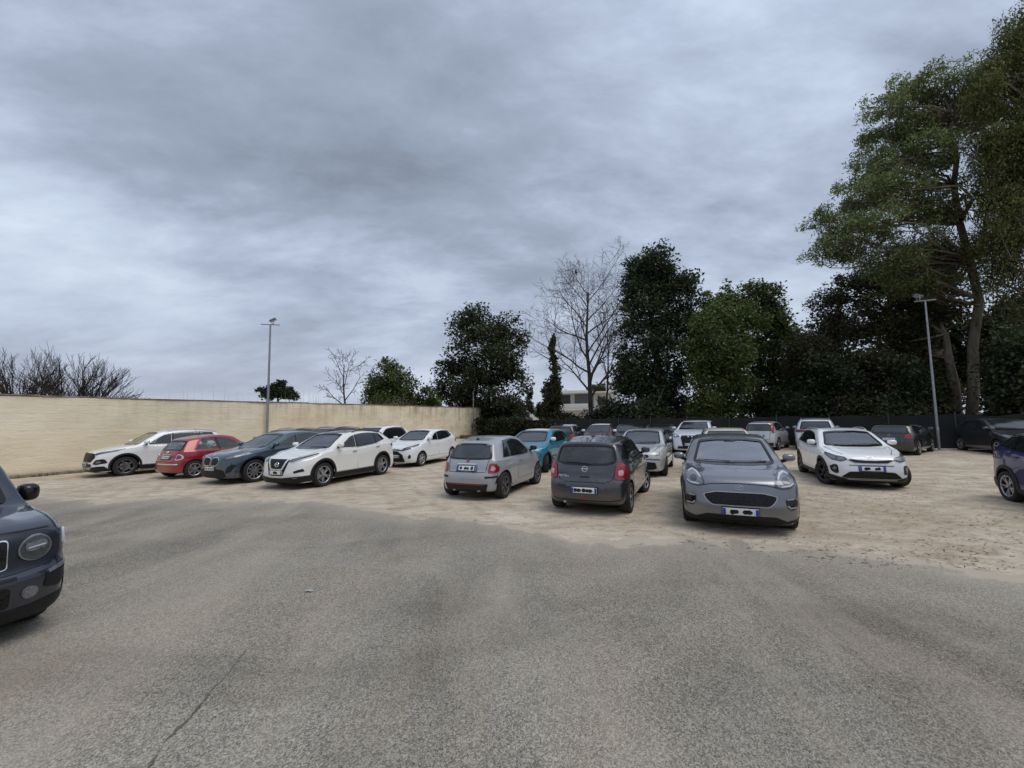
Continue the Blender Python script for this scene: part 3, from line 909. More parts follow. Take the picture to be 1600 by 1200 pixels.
    def wheels(c, style='five', rim=None, steer=0.0, n=5, well=None):
        rim = rim or ALLOY; r = c.r; w = c.sp.get('tw', .215); rr = r*c.sp.get('rimf', .70)
        # tyre: lathe about y, outer face at +w/2
        prof = [(rr-.012, -w*.40), (rr+.01, -w*.47), (r*.88, -w*.5), (r*.965, -w*.46), (r*.995, -w*.36), (r, -w*.1), (r, w*.1), (r*.995, w*.36), (r*.965, w*.46), (r*.88, w*.5), (rr+.012, w*.47), (rr-.004, w*.40)]
        n0 = 40; vs, fs = [], []
        for k in range(n0):
            a = 2*math.pi*k/n0
            vs += [(q*math.cos(a), y, q*math.sin(a)) for q, y in prof]
        m = len(prof)
        for k in range(n0):
            for j in range(m-1):
                a, b = k*m+j, ((k+1) % n0)*m+j; fs.append((a, a+1, b+1, b))
        ty = bpy.data.meshes.new('tyre'); ty.from_pydata(vs, [], fs); ty.materials.append(RUBBER)
        ty.polygons.foreach_set('use_smooth', [True]*len(fs))
        bm = bmesh.new()
        rp = [(rr-.03, -w*.42, 1), (rr-.035, w*.15, 1), (rr-.022, w*.40, 0), (rr-.006, w*.455, 0), (rr+.006, w*.44, 0), (rr, w*.38, 0)]
        rings = []
        for k in range(n0):
            a = 2*math.pi*k/n0; rings.append([bm.verts.new((q*math.cos(a), y, q*math.sin(a))) for q, y, _ in rp])
        for k in range(n0):
            for j in range(len(rp)-1):
                f = bm.faces.new((rings[k][j], rings[k][j+1], rings[(k+1) % n0][j+1], rings[(k+1) % n0][j])); f.material_index = rp[j][2]; f.smooth = True
        # brake disc and back
        for q, y, mi in ((rr-.03, -w*.05, 1), (rr*.60, w*.06, 2)):
            ring = [bm.verts.new((q*math.cos(2*math.pi*k/n0), y, q*math.sin(2*math.pi*k/n0))) for k in range(n0)]
            f = bm.faces.new(ring[::-1]); f.material_index = mi
        def spoke(a, wi, wo, twist=0.0, y0=.30, y1=.40, r0=.13, r1=.985, mi=0):
            M = Matrix.Rotation(a, 4, 'Y')
            q0, q1 = rr*r0, (rr-.014)*r1
            pts = []
            for q, ww, yo, sk in ((q0, wi, y0, 0), ((q0+q1)/2, (wi+wo)/2*.92, (y0+y1)/2+.01, twist*.5), (q1, wo, y1, twist)):
                for s, yy in ((-1, yo*w-.028), (-1, yo*w), (1, yo*w), (1, yo*w-.028)):
                    pts.append(bm.verts.new(M @ Vector((q, yy, s*ww/2+sk))))
            for b in (0, 4):
                for k in range(4):
                    f = bm.faces.new((pts[b+k], pts[b+(k+1) % 4], pts[b+4+(k+1) % 4], pts[b+4+k])); f.material_index = mi
        for k in range(n):
            a = 2*math.pi*k/n + .3
            if style == 'five': spoke(a, .085, .055)
            elif style == 'double': spoke(a-.06, .035, .028, -.055); spoke(a+.06, .035, .028, .055)
            elif style == 'multi': spoke(a, .03, .020, .03); spoke(a, .03, .020, -.03)
            elif style == 'cap': spoke(a, .10, .085, 0, .40, .42)
            elif style == 'vee': spoke(a, .05, .030, .085); spoke(a, .05, .030, -.085); spoke(a, .02, .014, 0, mi=1)
        cyl = bmesh.ops.create_cone(bm, cap_ends=True, segments=20, radius1=rr*.19, radius2=rr*.16, depth=.05)
        bmesh.ops.transform(bm, matrix=Matrix.Translation((0, w*.30, 0)) @ Matrix.Rotation(-math.pi/2, 4, 'X'), verts=cyl['verts'])
        bmesh.ops.recalc_face_normals(bm, faces=[f for f in bm.faces if len(f.verts) < 30])
        rm = bpy.data.meshes.new('rim'); bm.to_mesh(rm); bm.free()
        for q in (rim, HUBWELL, SATIN): rm.materials.append(q)
        for xw, fr in ((c.wb/2, 1), (-c.wb/2, 0)):
            for s in (1, -1):
                e = empty('wheel', (xw, s*(c.tr), r), 0 if s > 0 else math.pi, c.root)
                if fr: e.rotation_euler.z += steer
                e.rotation_euler.y = random.Random(c.root.name+str(xw)+str(s)).uniform(0, 1.2)
                for me in (ty, rm):
                    o = bpy.data.objects.new(me.name, me); COL.objects.link(o); o.parent = e
    def arches(c, mat=None, width=.07, off=.014):
        mat = mat or PLASTIC
        for xw in (c.wb/2, -c.wb/2):
            R0 = c.r+c.sp.get('archgap', .055)-.006; R1 = R0+width; zc = c.r+.015
            lo = math.asin(max(-1, min(1, (c.gc+.05-zc)/R1)))
            an = np.linspace(lo, math.pi-lo, 22)
            pts = [(xw+R1*math.cos(a), zc+R1*math.sin(a)) for a in an]+[(xw+R0*math.cos(a), zc+R0*math.sin(a)) for a in an[::-1]]
            V, Fc = c.lay('side', pts, off, 0, .05)
            mesh('wheel_arch', V, Fc, mat, c.root, smooth=True, sharp=50)
            mesh('wheel_arch', [Vector((p.x, -p.y, p.z)) for p in V], [tuple(reversed(f)) for f in Fc], mat, c.root, smooth=True, sharp=50)
    def sills(c, mat=None, h=.16, off=.012):
        mat = mat or PLASTIC; a = c.r+.10
        c.panel('side_sill', 'side', [(-c.wb/2+a, c.gc+.045), (c.wb/2-a, c.gc+.045), (c.wb/2-a, c.gc+h), (-c.wb/2+a, c.gc+h)], mat, off, .01, True)
    def doors(c, x0, xs, zlow=.22, rear_cut=True, handle=None, hz=-.12):
        """front edge x0, later edges xs (distance from the nose); each door is a panel a hair proud of the body, with its seam and handle"""
        edges = [x0]+list(xs); zl = c.gc+zlow; Ra = c.r+c.sp.get('archgap', .055)+.09
        xw = c.fo+c.wb
        for i in range(len(edges)-1):
            a, b = edges[i]+.006, edges[i+1]-.006
            top = [(x, c.lower(x)-.022) for x in np.linspace(a, b, 7)]
            if rear_cut and b > xw-Ra-.02:
                pts = [(a, zl), (xw-Ra, zl)]
                for q in np.linspace(0, 1, 7):
                    ang = math.pi - math.asin(min(1, max(0, (zl-c.r)/Ra))) - q*R(62)
                    x = xw+Ra*math.cos(ang); z = c.r+Ra*math.sin(ang)
                    if x < b and z > zl: pts.append((x, z))
                pts += [(b, max(pts[-1][1]+.08, c.lower(b)-.3))]
            else: pts = [(a, zl), (b, zl)]
            pts += top[::-1]
            P = [(c.xF-x, z) for x, z in pts]
            d = c.panel('door', 'side', P, c.paint, .004, .03, True)
            cen = sum((Vector(p) for p in P), Vector((0, 0)))/len(P)
            for k, o in enumerate(d):
                # seam: a dark hairline round the door
                q = [Vector(p)+(Vector(p)-cen).normalized()*.006 for p in P]
                V, Fc = [], []
                qq = roundpoly(q, .03); qq.append(qq[0])
                for j, p in enumerate(qq):
                    t = qq[(j+1) % (len(qq)-1)]-qq[j-1 if j else -2]; t = t.normalized() if t.length else Vector((1, 0)); nn = Vector((-t.y, t.x))*.005
                    for s in (1, -1):
                        h, n = c.hit('side', p.x+nn.x*s, p.y+nn.y*s); w = h+n*.002; V.append(Vector((w.x, w.y*(1 if k == 0 else -1), w.z)))
                    if j: Fc.append((2*j-2, 2*j-1, 2*j+1, 2*j))
                mesh('door_seam', V, Fc, PLATE_K, o, smooth=True)
                hx = c.xF-(b-.16); hzz = c.lower(b-.16)+hz
                h, n = c.hit('side', hx, hzz)
                bm = bmesh.new(); add_box(bm, (h.x, (h.y+.022)*(1 if k == 0 else -1), hzz), (.19, .022, .026), None, .008, 2)
                bm_obj('handle', bm, handle or c.paint, o, True)
    def mirrors(c, xf, mat=None, z=.10, size=(.10, .20, .14), out=.10):
        m = mat or c.paint; z0 = c.lower(xf)
        h, n = c.hit('side', c.xF-xf, z0+.02)
        for s in (1, -1):
            bm = bmesh.new()
            r = bmesh.ops.create_icosphere(bm, subdivisions=3, radius=1)
            for v in bm.verts:
                x, y, zz = v.co
                p = 3.2
                k = (abs(x)**p+abs(y)**p+abs(zz)**p)**(1/p); x, y, zz = x/k, y/k, zz/k
                if x < 0: x *= .55
                zz *= .82+.18*(1-(y*s+1)/2*.4) ; x *= 1-.25*max(0, y*s)
                v.co = (x*size[0], y*size[1]/2, zz*size[2]/2)
            bmesh.ops.translate(bm, verts=bm.verts, vec=(c.xF-xf, s*(h.y+out*.45+size[1]*.36), z0+z))
            mo = bm_obj('mirror', bm, m, c.root, True)
            bm = bmesh.new(); add_box(bm, (c.xF-xf-size[0]*.50, s*(h.y+out*.45+size[1]*.36), z0+z), (.006, size[1]*.8, size[2]*.72), None, .002, 1)
            bm_obj('mirror_glass', bm, simple('mirror_face', (.16, .17, .18), .08, .9), mo, True)
            bm = bmesh.new(); add_box(bm, (c.xF-xf, s*(h.y+out*.36), z0+z*.42), (.07, out*1.0, .06), Matrix.Rotation(R(20)*s, 4, 'X'), .015, 2)
            bm_obj('mirror_arm', bm, PLASTIC, mo, True)
    def plate(c, view, z, y=0.0, blank='blob', tilt=None, w=.52, h=.112, dark=False):
        p, n = c.hit(view, y, z); sgn = 1 if view == 'front' else -1
        ang = math.atan2(n.z, n.x*sgn) if tilt is None else tilt
        M = Matrix.Translation(p+n*.022) @ (Matrix.Identity(4) if sgn > 0 else Matrix.Rotation(math.pi, 4, 'Z')) @ Matrix.Rotation(-ang, 4, 'Y')
        e = box('number_plate', (0, 0, 0), (.014, w, h), PLATE_W, c.root, .004); e.matrix_local = M
        e2 = box('plate_holder', (-.012, 0, 0), (.014, w+.03, h+.03), PLASTIC, e, .004)
        for s in (1, -1):
            box('country_band', (.0085, s*(w/2-.024), 0), (.004, .042, h-.008), PLATE_B, e)
        if blank == 'blob':
            rng = random.Random(c.root.name+view)
            vs, fs = [], []
            spots = c.sp.get('blobs', [-.15, -.07, .05, .13])
            for y0 in spots:
                k = 14; a0, b0 = rng.uniform(.034, .05), rng.uniform(.034, .044); b = len(vs)
                oz = rng.uniform(-.006, .006)
                vs += [(.0098, y0+a0*math.cos(2*math.pi*i/k)*rng.uniform(.9, 1.1), oz+b0*math.sin(2*math.pi*i/k)*rng.uniform(.9, 1.1)) for i in range(k)]
                fs.append(tuple(range(b, b+k)))
            mesh('characters', vs, fs, PLATE_K, e)
        else:
            bm = bmesh.new()
            for i, y0 in enumerate((-.16, -.105, -.03, .02, .07, .125, .175)):
                add_box(bm, (.009, y0, 0), (.002, .032, h*.58))
            bm_obj('characters', bm, PLATE_G, e)
        return e
    def badge(c, view, z, kind='ring', s=.06, mat=None, y=0.0):
        p, n = c.hit(view, y, z); sgn = 1 if view == 'front' else -1
        ang = math.atan2(n.z, n.x*sgn)
        M = Matrix.Translation(p+n*.012) @ (Matrix.Identity(4) if sgn > 0 else Matrix.Rotation(math.pi, 4, 'Z')) @ Matrix.Rotation(-ang, 4, 'Y')
        vs, fs = [], []
        ov = 2.1 if kind == 'oval' else (1.5 if kind == 'triple' else 1)
        ring = lambda a, b, cy=0: [(0, cy+a*math.cos(t), b*math.sin(t)) for t in np.linspace(0, 2*math.pi, 25)]
        tk = s*.13
        if kind == 'shield':
            k = [(-.5, .55), (.5, .55), (.5, -.1), (0, -.62), (-.5, -.1)]
            vs = [(0.0, a*s*1.6, b*s*1.6) for a, b in k]+[(.01, a*s*1.4, b*s*1.4) for a, b in k]
            fs = [(9, 8, 7, 6, 5)]+[(i, (i+1) % 5, 5+(i+1) % 5, 5+i) for i in range(5)]
        elif kind == 'disc':
            k = 20; vs = [(0.0, s*math.cos(2*math.pi*i/k), s*math.sin(2*math.pi*i/k)) for i in range(k)]+[(.012, .85*s*math.cos(2*math.pi*i/k), .85*s*math.sin(2*math.pi*i/k)) for i in range(k)]
            fs = [tuple(range(k, 2*k))]+[(i, (i+1) % k, k+(i+1) % k, k+i) for i in range(k)]
        else:
            tube(vs, fs, ring(s*ov, s), [tk]*25, 6, False)
            if kind == 'ring_bar': tube(vs, fs, [(.004, -s*1.25, 0), (.004, s*1.25, 0)], [tk*1.3]*2, 6)
            if kind == 'triple': tube(vs, fs, ring(s*.55, s*.95), [tk]*25, 6, False); tube(vs, fs, [(0, a*s, .35*s+.35*s*math.cos(a*3)) for a in np.linspace(-1.1, 1.1, 9)], [tk]*9, 6)
            if kind == 'oval':
                for q in (-.9, -.2, .5): tube(vs, fs, [(.002, s*(q-.15), -s*.4), (.002, s*(q+.1), s*.45), (.002, s*(q+.4), -s*.35)], [tk*.8]*3, 5)
            if kind == 'rings4':
                vs, fs = [], []
                for q in (-1.5, -.5, .5, 1.5): tube(vs, fs, ring(s*.62, s*.62, q*s), [tk]*25, 6, False)
            if kind == 'chevrons':
                vs, fs = [], []
                for q in (0, -.7): tube(vs, fs, [(0, -s, (q-.3)*s), (0, 0, (q+.5)*s), (0, s, (q-.3)*s)], [tk*1.4]*3, 6)
        o = mesh('badge', vs, fs, mat or CHROME, c.root, smooth=True, sharp=40); o.matrix_local = M
        return o
    def text(c, view, txt, y, z, size, mat=None):
        p, n = c.hit(view, y, z); sgn = 1 if view == 'front' else -1
        cu = bpy.data.curves.new('lettering', 'FONT'); cu.body = txt; cu.size = size; cu.extrude = .003; cu.align_x = 'CENTER'
        to = bpy.data.objects.new('lettering', cu); COL.objects.link(to)
        bpy.context.view_layer.update()
        me = bpy.data.meshes.new_from_object(to.evaluated_get(bpy.context.evaluated_depsgraph_get())); bpy.data.objects.remove(to)
        me.materials.clear(); me.materials.append(mat or CHROME)
        o = bpy.data.objects.new('lettering', me); COL.objects.link(o); o.parent = c.root
        ang = math.atan2(n.z, n.x*sgn)
        # text lies in local xy facing +z: stand it up facing the view
        M = Matrix(((0, 0, 1, 0), (1, 0, 0, 0), (0, 1, 0, 0), (0, 0, 0, 1)))
        o.matrix_local = Matrix.Translation(p+n*.01) @ (Matrix.Identity(4) if sgn > 0 else Matrix.Rotation(math.pi, 4, 'Z')) @ Matrix.Rotation(-ang, 4, 'Y') @ M
        return o
    def rails(c, x0, x1, mat=None, y=None, h=.045):
        for s in (1, -1):
            vs, fs = [], []; pts = []
            for t in np.linspace(0, 1, 14):
                x = x0+(x1-x0)*t; yy = (y or c.hw*.66)
                p, n = c.hit('top', c.xF-x, yy)
                k = min(1, min(t, 1-t)*9)
                pts.append((p.x, s*p.y, p.z-.005+h*k))
            tube(vs, fs, pts, [.016]*14, 6)
            mesh('roof_rail', vs, fs, mat or SATIN, c.root, smooth=True)
    def antenna(c, xf, l=.30, lean=55, fin=False):
        p, n = c.hit('top', c.xF-xf, 0)
        vs, fs = [], []
        if fin:
            vs = [(p.x+.10, p.y, p.z), (p.x-.08, p.y+.022, p.z-.006), (p.x-.08, p.y-.022, p.z-.006), (p.x-.06, p.y, p.z+.06)]
            fs = [(0, 1, 3), (1, 2, 3), (2, 0, 3), (0, 2, 1)]
        else:
            tube(vs, fs, [(p.x, 0, p.z-.005), (p.x-l*math.sin(R(lean)), 0, p.z+l*math.cos(R(lean)))], [.007, .004], 5)
        mesh('antenna', vs, fs, PLASTIC, c.root)
    def spoiler(c, w, z, mat=None, d=.16, t=.035, x=None):
        p, n = c.hit('rear', 0, z-.05)
        x = p.x if x is None else x
        bm = bmesh.new()
        add_box(bm, (x+.01, 0, z-.01), (d*1.3, w*2, t), Matrix.Rotation(R(-8), 4, 'Y'), t*.45, 2)
        for v in bm.verts:
            k = (v.co.y/w)**2; v.co.x += .12*k; v.co.z -= .05*k
        bm_obj('spoiler', bm, mat or c.paint, c.root, True)
    def wiper(c, view, a, b):
        pts = [Vector(a).lerp(Vector(b), t) for t in np.linspace(0, 1, 8)]; vs, fs = [], []
        P = []
        for p in pts:
            h, n = c.hit(view, p.x, p.y); P.append(h+n*.022)
        tube(vs, fs, P, [.011, .009, .008, .008, .007, .007, .006, .005], 5)
        mesh('wiper', vs, fs, PLASTIC, c.root, smooth=True)
    def arc_box(c, name, at_, size, mat, rot=None, parent=None):
        return box(name, at_, size, mat, parent or c.root, min(size)*.3, rot)

def spec(L, W, H, wb, fo, r, nose, cowl, cz, wsx, roofx, rz, belt, belt2, paint_, rslope=.36, rbelt=.10, gc=.17, **kw):
    wt = H-kw.pop('wdrop', .055)
    d = dict(wb=wb, fo=fo, ro=L-wb-fo, W=W, H=H, r=r, track=W-.235, gc=gc, cowl=cowl, paint=paint_,
             T=[(0, nose), (.10, nose+.045), (.5*cowl, nose+(cz-nose)*.66), (cowl, cz), (cowl+.5*(wsx-cowl), cz+.54*(wt-cz)), (wsx, wt), (roofx, H), (roofx+.5*(L-roofx), H-.45*(H-rz)), (L, rz)],
             ZS=[(0, nose-.05), (.35, nose+.03), (.75*cowl, cz-.10), (cowl+.25, cz-.035), (.5*L, belt), (L-.7, belt2), (L, belt2)],
             F=[(gc, .10), (gc+.12, .03), (.45, 0), (.58, .015), (nose-.06, .07), (nose+.05, .16), (nose+.3, .3)],
             R=[(gc, .12), (gc+.14, .02), (.5, 0), (.64, .01), (.80, .055), (belt2-.02, rbelt), (belt2+.35*(rz-belt2), rbelt+.33*(rslope-rbelt)), (rz-.08, rslope-.03), (rz+.05, rslope+.04)])
    d.update(kw)
    return d
WHITE = paint('white_paint', (.83, .84, .84)); PEARL = paint('pearl_white_paint', (.82, .81, .765)); COLDWHITE = paint('cold_white_paint', (.66, .70, .76))
CREAM = paint('cream_white_paint', (.66, .62, .52))
RED = paint('dark_red_paint', (.30, .014, .022), .25); SLATE = paint('slate_blue_paint', (.06, .09, .118), .6)
GREY = paint('pale_grey_paint', (.335, .345, .365), .1); TEAL = paint('turquoise_paint', (.012, .20, .31), .3)
CHAR = paint('charcoal_paint', (.060, .063, .073), .7); SILVER = paint('silver_paint', (.50, .51, .525), .45, .36)
MID = paint('mid_grey_paint', (.20, .206, .222), .8); NAVY = paint('navy_paint', (.011, .018, .036), .3, dust=.08); COBALT = paint('cobalt_paint', (.012, .013, .105), .3, dust=.12)
BLACKP = paint('black_paint', (.012, .012, .014), .2); PLUM = paint('plum_paint', (.045, .012, .018), .3); DKGREY = paint('dark_grey_paint', (.030, .032, .036), .4)

def common(c, doors=True):
    c.finish()

# --- mid grey crossover facing the camera
def grey_crossover():
    s = spec(4.186, 1.805, 1.535, 2.588, .85, .335, .88, 1.14, 1.04, 2.06, 2.7, 1.36, 1.0, 1.06, MID, rslope=.48, kf=.24, wf=.94, blobs=[-.12, -.075, .07, .12], tumble=.33)
    c = Car('grey_crossover', 'mid grey crossover with oval black grille facing the camera, front number plate scribbled black', (4.55, 8.87, 0), R(-114), s)
    c.interior()
    c.window('windscreen', 'front', [(-.67, 1.06), (-.3, 1.04), (.3, 1.04), (.67, 1.06), (.56, 1.42), (.25, 1.455), (-.25, 1.455), (-.56, 1.42)], SCREEN2)
    c.side_windows(1.35, 3.45, 3.2, [(2.32, .06), (3.05, .02)], [GLASS, PRIV, PRIV])
    c.window('rear_window', 'rear', [(-.55, 1.08), (.55, 1.08), (.45, 1.30), (-.45, 1.30)], PRIV)
    g = c.panel('grille_surround', 'front', [(-.55, 0.635), (-.35, 0.690), (.35, 0.690), (.55, 0.635), (.50, 0.540), (.42, 0.462), (-.42, 0.462), (-.50, 0.540)], SATIN, .010, .04)[0]
    c.panel('grille', 'front', [(-.53, 0.632), (-.34, 0.677), (.34, 0.677), (.53, 0.632), (.485, 0.545), (.41, 0.480), (-.41, 0.480), (-.485, 0.545)], GRIL, .016, .04, parent=g)
    h = c.panel('headlight', 'front', [(.50, 0.795), (.535, 0.895), (.61, 0.970), (.71, 1.005), (.80, 0.975), (.83, 0.885), (.80, 0.805), (.72, 0.750), (.58, 0.745)], HEADDARK, .012, .05, True)
    c.panel('lamp_lens', 'front', [(.53, 0.795), (.56, 0.885), (.62, 0.945), (.71, 0.975), (.78, 0.945), (.80, 0.875), (.77, 0.815), (.70, 0.775), (.59, 0.765)], HEAD, .018, .05, True, parent=h)
    c.panel('lamp_strip', 'front', [(.56, 0.885), (.62, 0.945), (.71, 0.973), (.77, 0.945), (.765, 0.930), (.71, 0.953), (.63, 0.925), (.575, 0.870)], DRL, .023, .01, True, parent=h)
    c.panel('lamp_strip', 'front', [(.59, 0.775), (.60, 0.795), (.72, 0.805), (.77, 0.840), (.785, 0.825), (.72, 0.785)], DRL, .023, .01, True, parent=h)
    c.panel('lamp_projector', 'front', [(.62, 0.835), (.63, 0.895), (.68, 0.910), (.73, 0.885), (.73, 0.835), (.68, 0.815)], HEADDARK, .022, .04, True, parent=h)
    f = c.panel('fog_lamp', 'front', [(.645, 0.600), (.76, 0.615), (.83, 0.570), (.80, 0.450), (.70, 0.425), (.66, 0.500)], GLOSSBLACK, .010, .05, True)
    c.panel('fog_lamp_trim', 'front', [(.66, 0.495), (.70, 0.455), (.79, 0.465), (.795, 0.485), (.71, 0.475), (.675, 0.510)], SATIN, .016, .01, True, parent=f)
    c.panel('fog_lamp_trim', 'front', [(.66, 0.600), (.76, 0.613), (.765, 0.595), (.67, 0.585)], SATIN, .016, .01, True, parent=f)
    c.panel('lower_grille', 'front', [(-.66, .25), (-.5, .315), (.5, .315), (.66, .25), (.52, .235), (-.52, .235)], GRIL, .010, .02)
    c.panel('front_skirt', 'front', [(-.86, .19), (-.85, .31), (-.68, .245), (-.5, .225), (.5, .225), (.68, .245), (.85, .31), (.86, .19), (.6, .175), (-.6, .175)], PLASTIC, .012, .02)
    c.line('bonnet_seam', 'front', [(-.55, 0.770), (-.4, 0.805), (0, 0.820), (.4, 0.805), (.55, 0.770)], w=.012)
    c.line('bonnet_seam', 'top', [(c.xF-.35, .62), (c.xF-.7, .70), (c.xF-1.15, .72)], mirror=True)
    c.badge('front', .755, 'oval', .03)
    c.plate('front', .385)
    c.doors(1.33, [2.32, 3.34]); c.mirrors(1.52, out=.11)
    c.arches(); c.sills(); c.wheels('five', DARKALLOY, 0)
    c.wiper('front', (.55, 1.065), (-.05, 1.055)); c.wiper('front', (-.05, 1.055), (-.6, 1.075)); c.antenna(3.6, fin=True)
    bm = bmesh.new(); p, n = c.hit('front', 0, 1.40); add_box(bm, p+Vector((-.06, 0, .0)), (.07, .22, .09), Matrix.Rotation(R(-30), 4, 'Y'), .03); bm_obj('rear_view_mirror', bm, PLASTIC, c.root, True)
    c.panel('tail_light', 'rear', [(.40, .84), (.42, .93), (.80, .95), (.84, .86)], TAILRED, .01, .03, True)
    c.finish()

# --- charcoal hatchback seen from behind
def charcoal_hatch():
    s = spec(3.825, 1.665, 1.515, 2.45, .72, .30, .80, 1.0, 1.03, 1.75, 2.3, 1.43, .97, 1.0, CHAR, rslope=.34, rbelt=.10, kf=.24, kr=.17, tumble=.30, blobs=[-.17, -.10, .0, .07, .13], gc=.20, archgap=.05, rimf=.66)
    s['R'] = [(.22, .10), (.30, .02), (.5, 0), (.66, .015), (.72, .075), (.86, .10), (.98, .14), (1.15, .21), (1.34, .30), (1.5, .38)]
    c = Car('charcoal_hatchback', 'dark charcoal small hatchback seen from behind with wide rear window and wiper', (2.18, 10.13, 0), R(65.4), s)
    c.interior()
    c.window('windscreen', 'front', [(-.60, 1.05), (.60, 1.05), (.50, 1.40), (-.50, 1.40)], SCREEN)
    c.side_windows(1.05, 3.45, 3.10, [(1.98, .05), (2.95, .03)], [GLASS, GLASS, PRIV], kick=.10)
    c.window('rear_window', 'rear', [(-.61, 1.05), (-.45, 1.0), (0, .985), (.45, 1.0), (.61, 1.05), (.545, 1.34), (.3, 1.365), (-.3, 1.365), (-.545, 1.34)], GLASS, rnd=.07)
    c.line('tailgate_seam', 'rear', [(-.60, .97), (-.58, .80), (-.54, .70), (-.4, .655), (.4, .655), (.54, .70), (.58, .80), (.60, .97)], w=.012)
    t = c.panel('tail_light', 'rear', [(.595, .715), (.585, .80), (.60, .93), (.625, 1.025), (.70, 1.03), (.765, .97), (.80, .86), (.795, .74), (.74, .705)], TAILRED, .018, .022, True)
    c.panel('lamp_insert', 'rear', [(.65, .79), (.65, .885), (.72, .895), (.735, .86), (.73, .79)], TAILCLEAR, .023, .02, True, parent=t)
    c.plate('rear', .50)
    c.panel('tailgate_grip', 'rear', [(-.10, .735), (.10, .735), (.10, .765), (-.10, .765)], PLATE_K, .006, .01)
    c.badge('rear', .90, 'ring_bar', .055)
    c.text('rear', 'MICRA', .44, .735, .075)
    c.line('bumper_seam', 'rear', [(-.74, .34), (-.5, .30), (.5, .30), (.74, .34)], w=.016)
    c.panel('reflector', 'rear', [(-.10, .32), (.10, .32), (.10, .345), (-.10, .345)], TAILRED, .008, .008)
    c.wiper('rear', (-.10, 1.0), (.42, 1.035))
    c.spoiler(.54, 1.435, d=.15, t=.04)
    c.doors(1.10, [1.99, 2.98]); c.mirrors(1.30, out=.10)
    c.wheels('five', SATIN, R(-14)); c.antenna(1.95, .25)
    c.panel('headlight', 'front', [(.42, .75), (.75, .92), (.76, .82), (.6, .72)], HEAD, .01, .03, True)
    vs, fs = [], []; tube(vs, fs, [(c.xR+.25, .42, .26), (c.xR+.06, .42, .24)], [.028, .03], 10); mesh('exhaust', vs, fs, SATIN, c.root, smooth=True)
    c.finish()

# --- pale grey small three-door
def mini_profile(p):
    s = spec(3.60, 1.63, 1.49, 2.30, .69, .305, .80, .98, 1.0, 1.62, 2.1, 1.38, .94, .955, p, rslope=.52, rbelt=.13, kf=.30, kr=.22, tumble=.36, gc=.19, archgap=.04, wf=.82, wr=.84)
    s['R'] = [(.19, .10), (.27, .02), (.45, 0), (.62, .02), (.68, .07), (.82, .11), (.93, .16), (1.1, .28), (1.3, .44), (1.45, .58)]
    s['rl'] = 1.15
    return s
def grey_mini():
    s = mini_profile(GREY); s['blobs'] = [-.15, -.03, .04, .15]; s['r'] = .315
    c = Car('pale_grey_hatchback', 'pale grey small three-door hatchback with tinted windows and red tail lights, seen from behind', (-.46, 11.75, 0), R(66.6), s)
    c.window('windscreen', 'front', [(-.58, 1.02), (.58, 1.02), (.47, 1.38), (-.47, 1.38)], SCREEN)
    c.side_windows(1.05, 3.0, 2.72, [(2.15, .10)], [PRIV, PRIV])
    c.window('rear_window', 'rear', [(-.585, .985), (-.3, .97), (.3, .97), (.585, .985), (.485, 1.285), (.25, 1.305), (-.25, 1.305), (-.485, 1.285)], PRIV, rnd=.05)
    t = c.panel('tail_light', 'rear', [(.55, .66), (.565, .845), (.60, .875), (.69, .86), (.735, .77), (.735, .67), (.66, .645)], TAILRED, .02, .025, True)
    c.panel('lamp_insert', 'rear', [(.605, .70), (.615, .80), (.65, .81), (.69, .76), (.68, .70)], TAILCLEAR, .025, .02, True, parent=t)
    c.plate('rear', .745); c.panel('chrome_strip', 'rear', [(-.27, .835), (.27, .835), (.25, .862), (-.25, .862)], CHROME, .02, .008)
    c.line('tailgate_seam', 'rear', [(-.545, .97), (-.515, .80), (-.50, .665), (.50, .665), (.515, .80), (.545, .97)], w=.011)
    c.badge('rear', .925, 'shield', .045, simple('red_enamel', (.30, .03, .03), .3)); c.spoiler(.50, 1.36, d=.20, t=.04)
    c.panel('diffuser', 'rear', [(-.52, .22), (-.58, .40), (.58, .40), (.52, .22), (.3, .20), (-.3, .20)], PLASTIC, .010, .03)
    c.panel('red_strip', 'rear', [(-.48, .375), (.48, .375), (.48, .388), (-.48, .388)], REDTRIM, .018, .004)
    c.panel('bumper_vent', 'rear', [(.50, .53), (.73, .545), (.74, .58), (.50, .575)], PLASTIC, .010, .012, True)
    c.panel('bumper_vent', 'rear', [(.70, .40), (.715, .40), (.735, .53), (.72, .53)], PLASTIC, .010, .004, True)
    c.doors(1.06, [2.20], zlow=.20); c.mirrors(1.22, GLOSSBLACK, out=.09); c.sills(c.paint, .15, .016)
    c.wheels('multi', simple('gunmetal_alloy', (.2, .205, .215), .3, .7), 0, 6)
    c.antenna(2.9, fin=True)
    for y in (.33, -.33):
        vs, fs = [], []; tube(vs, fs, [(c.xR+.3, y, .25), (c.xR+.04, y, .25)], [.035, .04], 12); mesh('exhaust', vs, fs, SATIN, c.root, smooth=True)
    c.panel('headlight', 'front', [(.50, .68), (.50, .80), (.62, .84), (.70, .78), (.66, .67)], HEAD, .01, .05, True)
    c.finish()
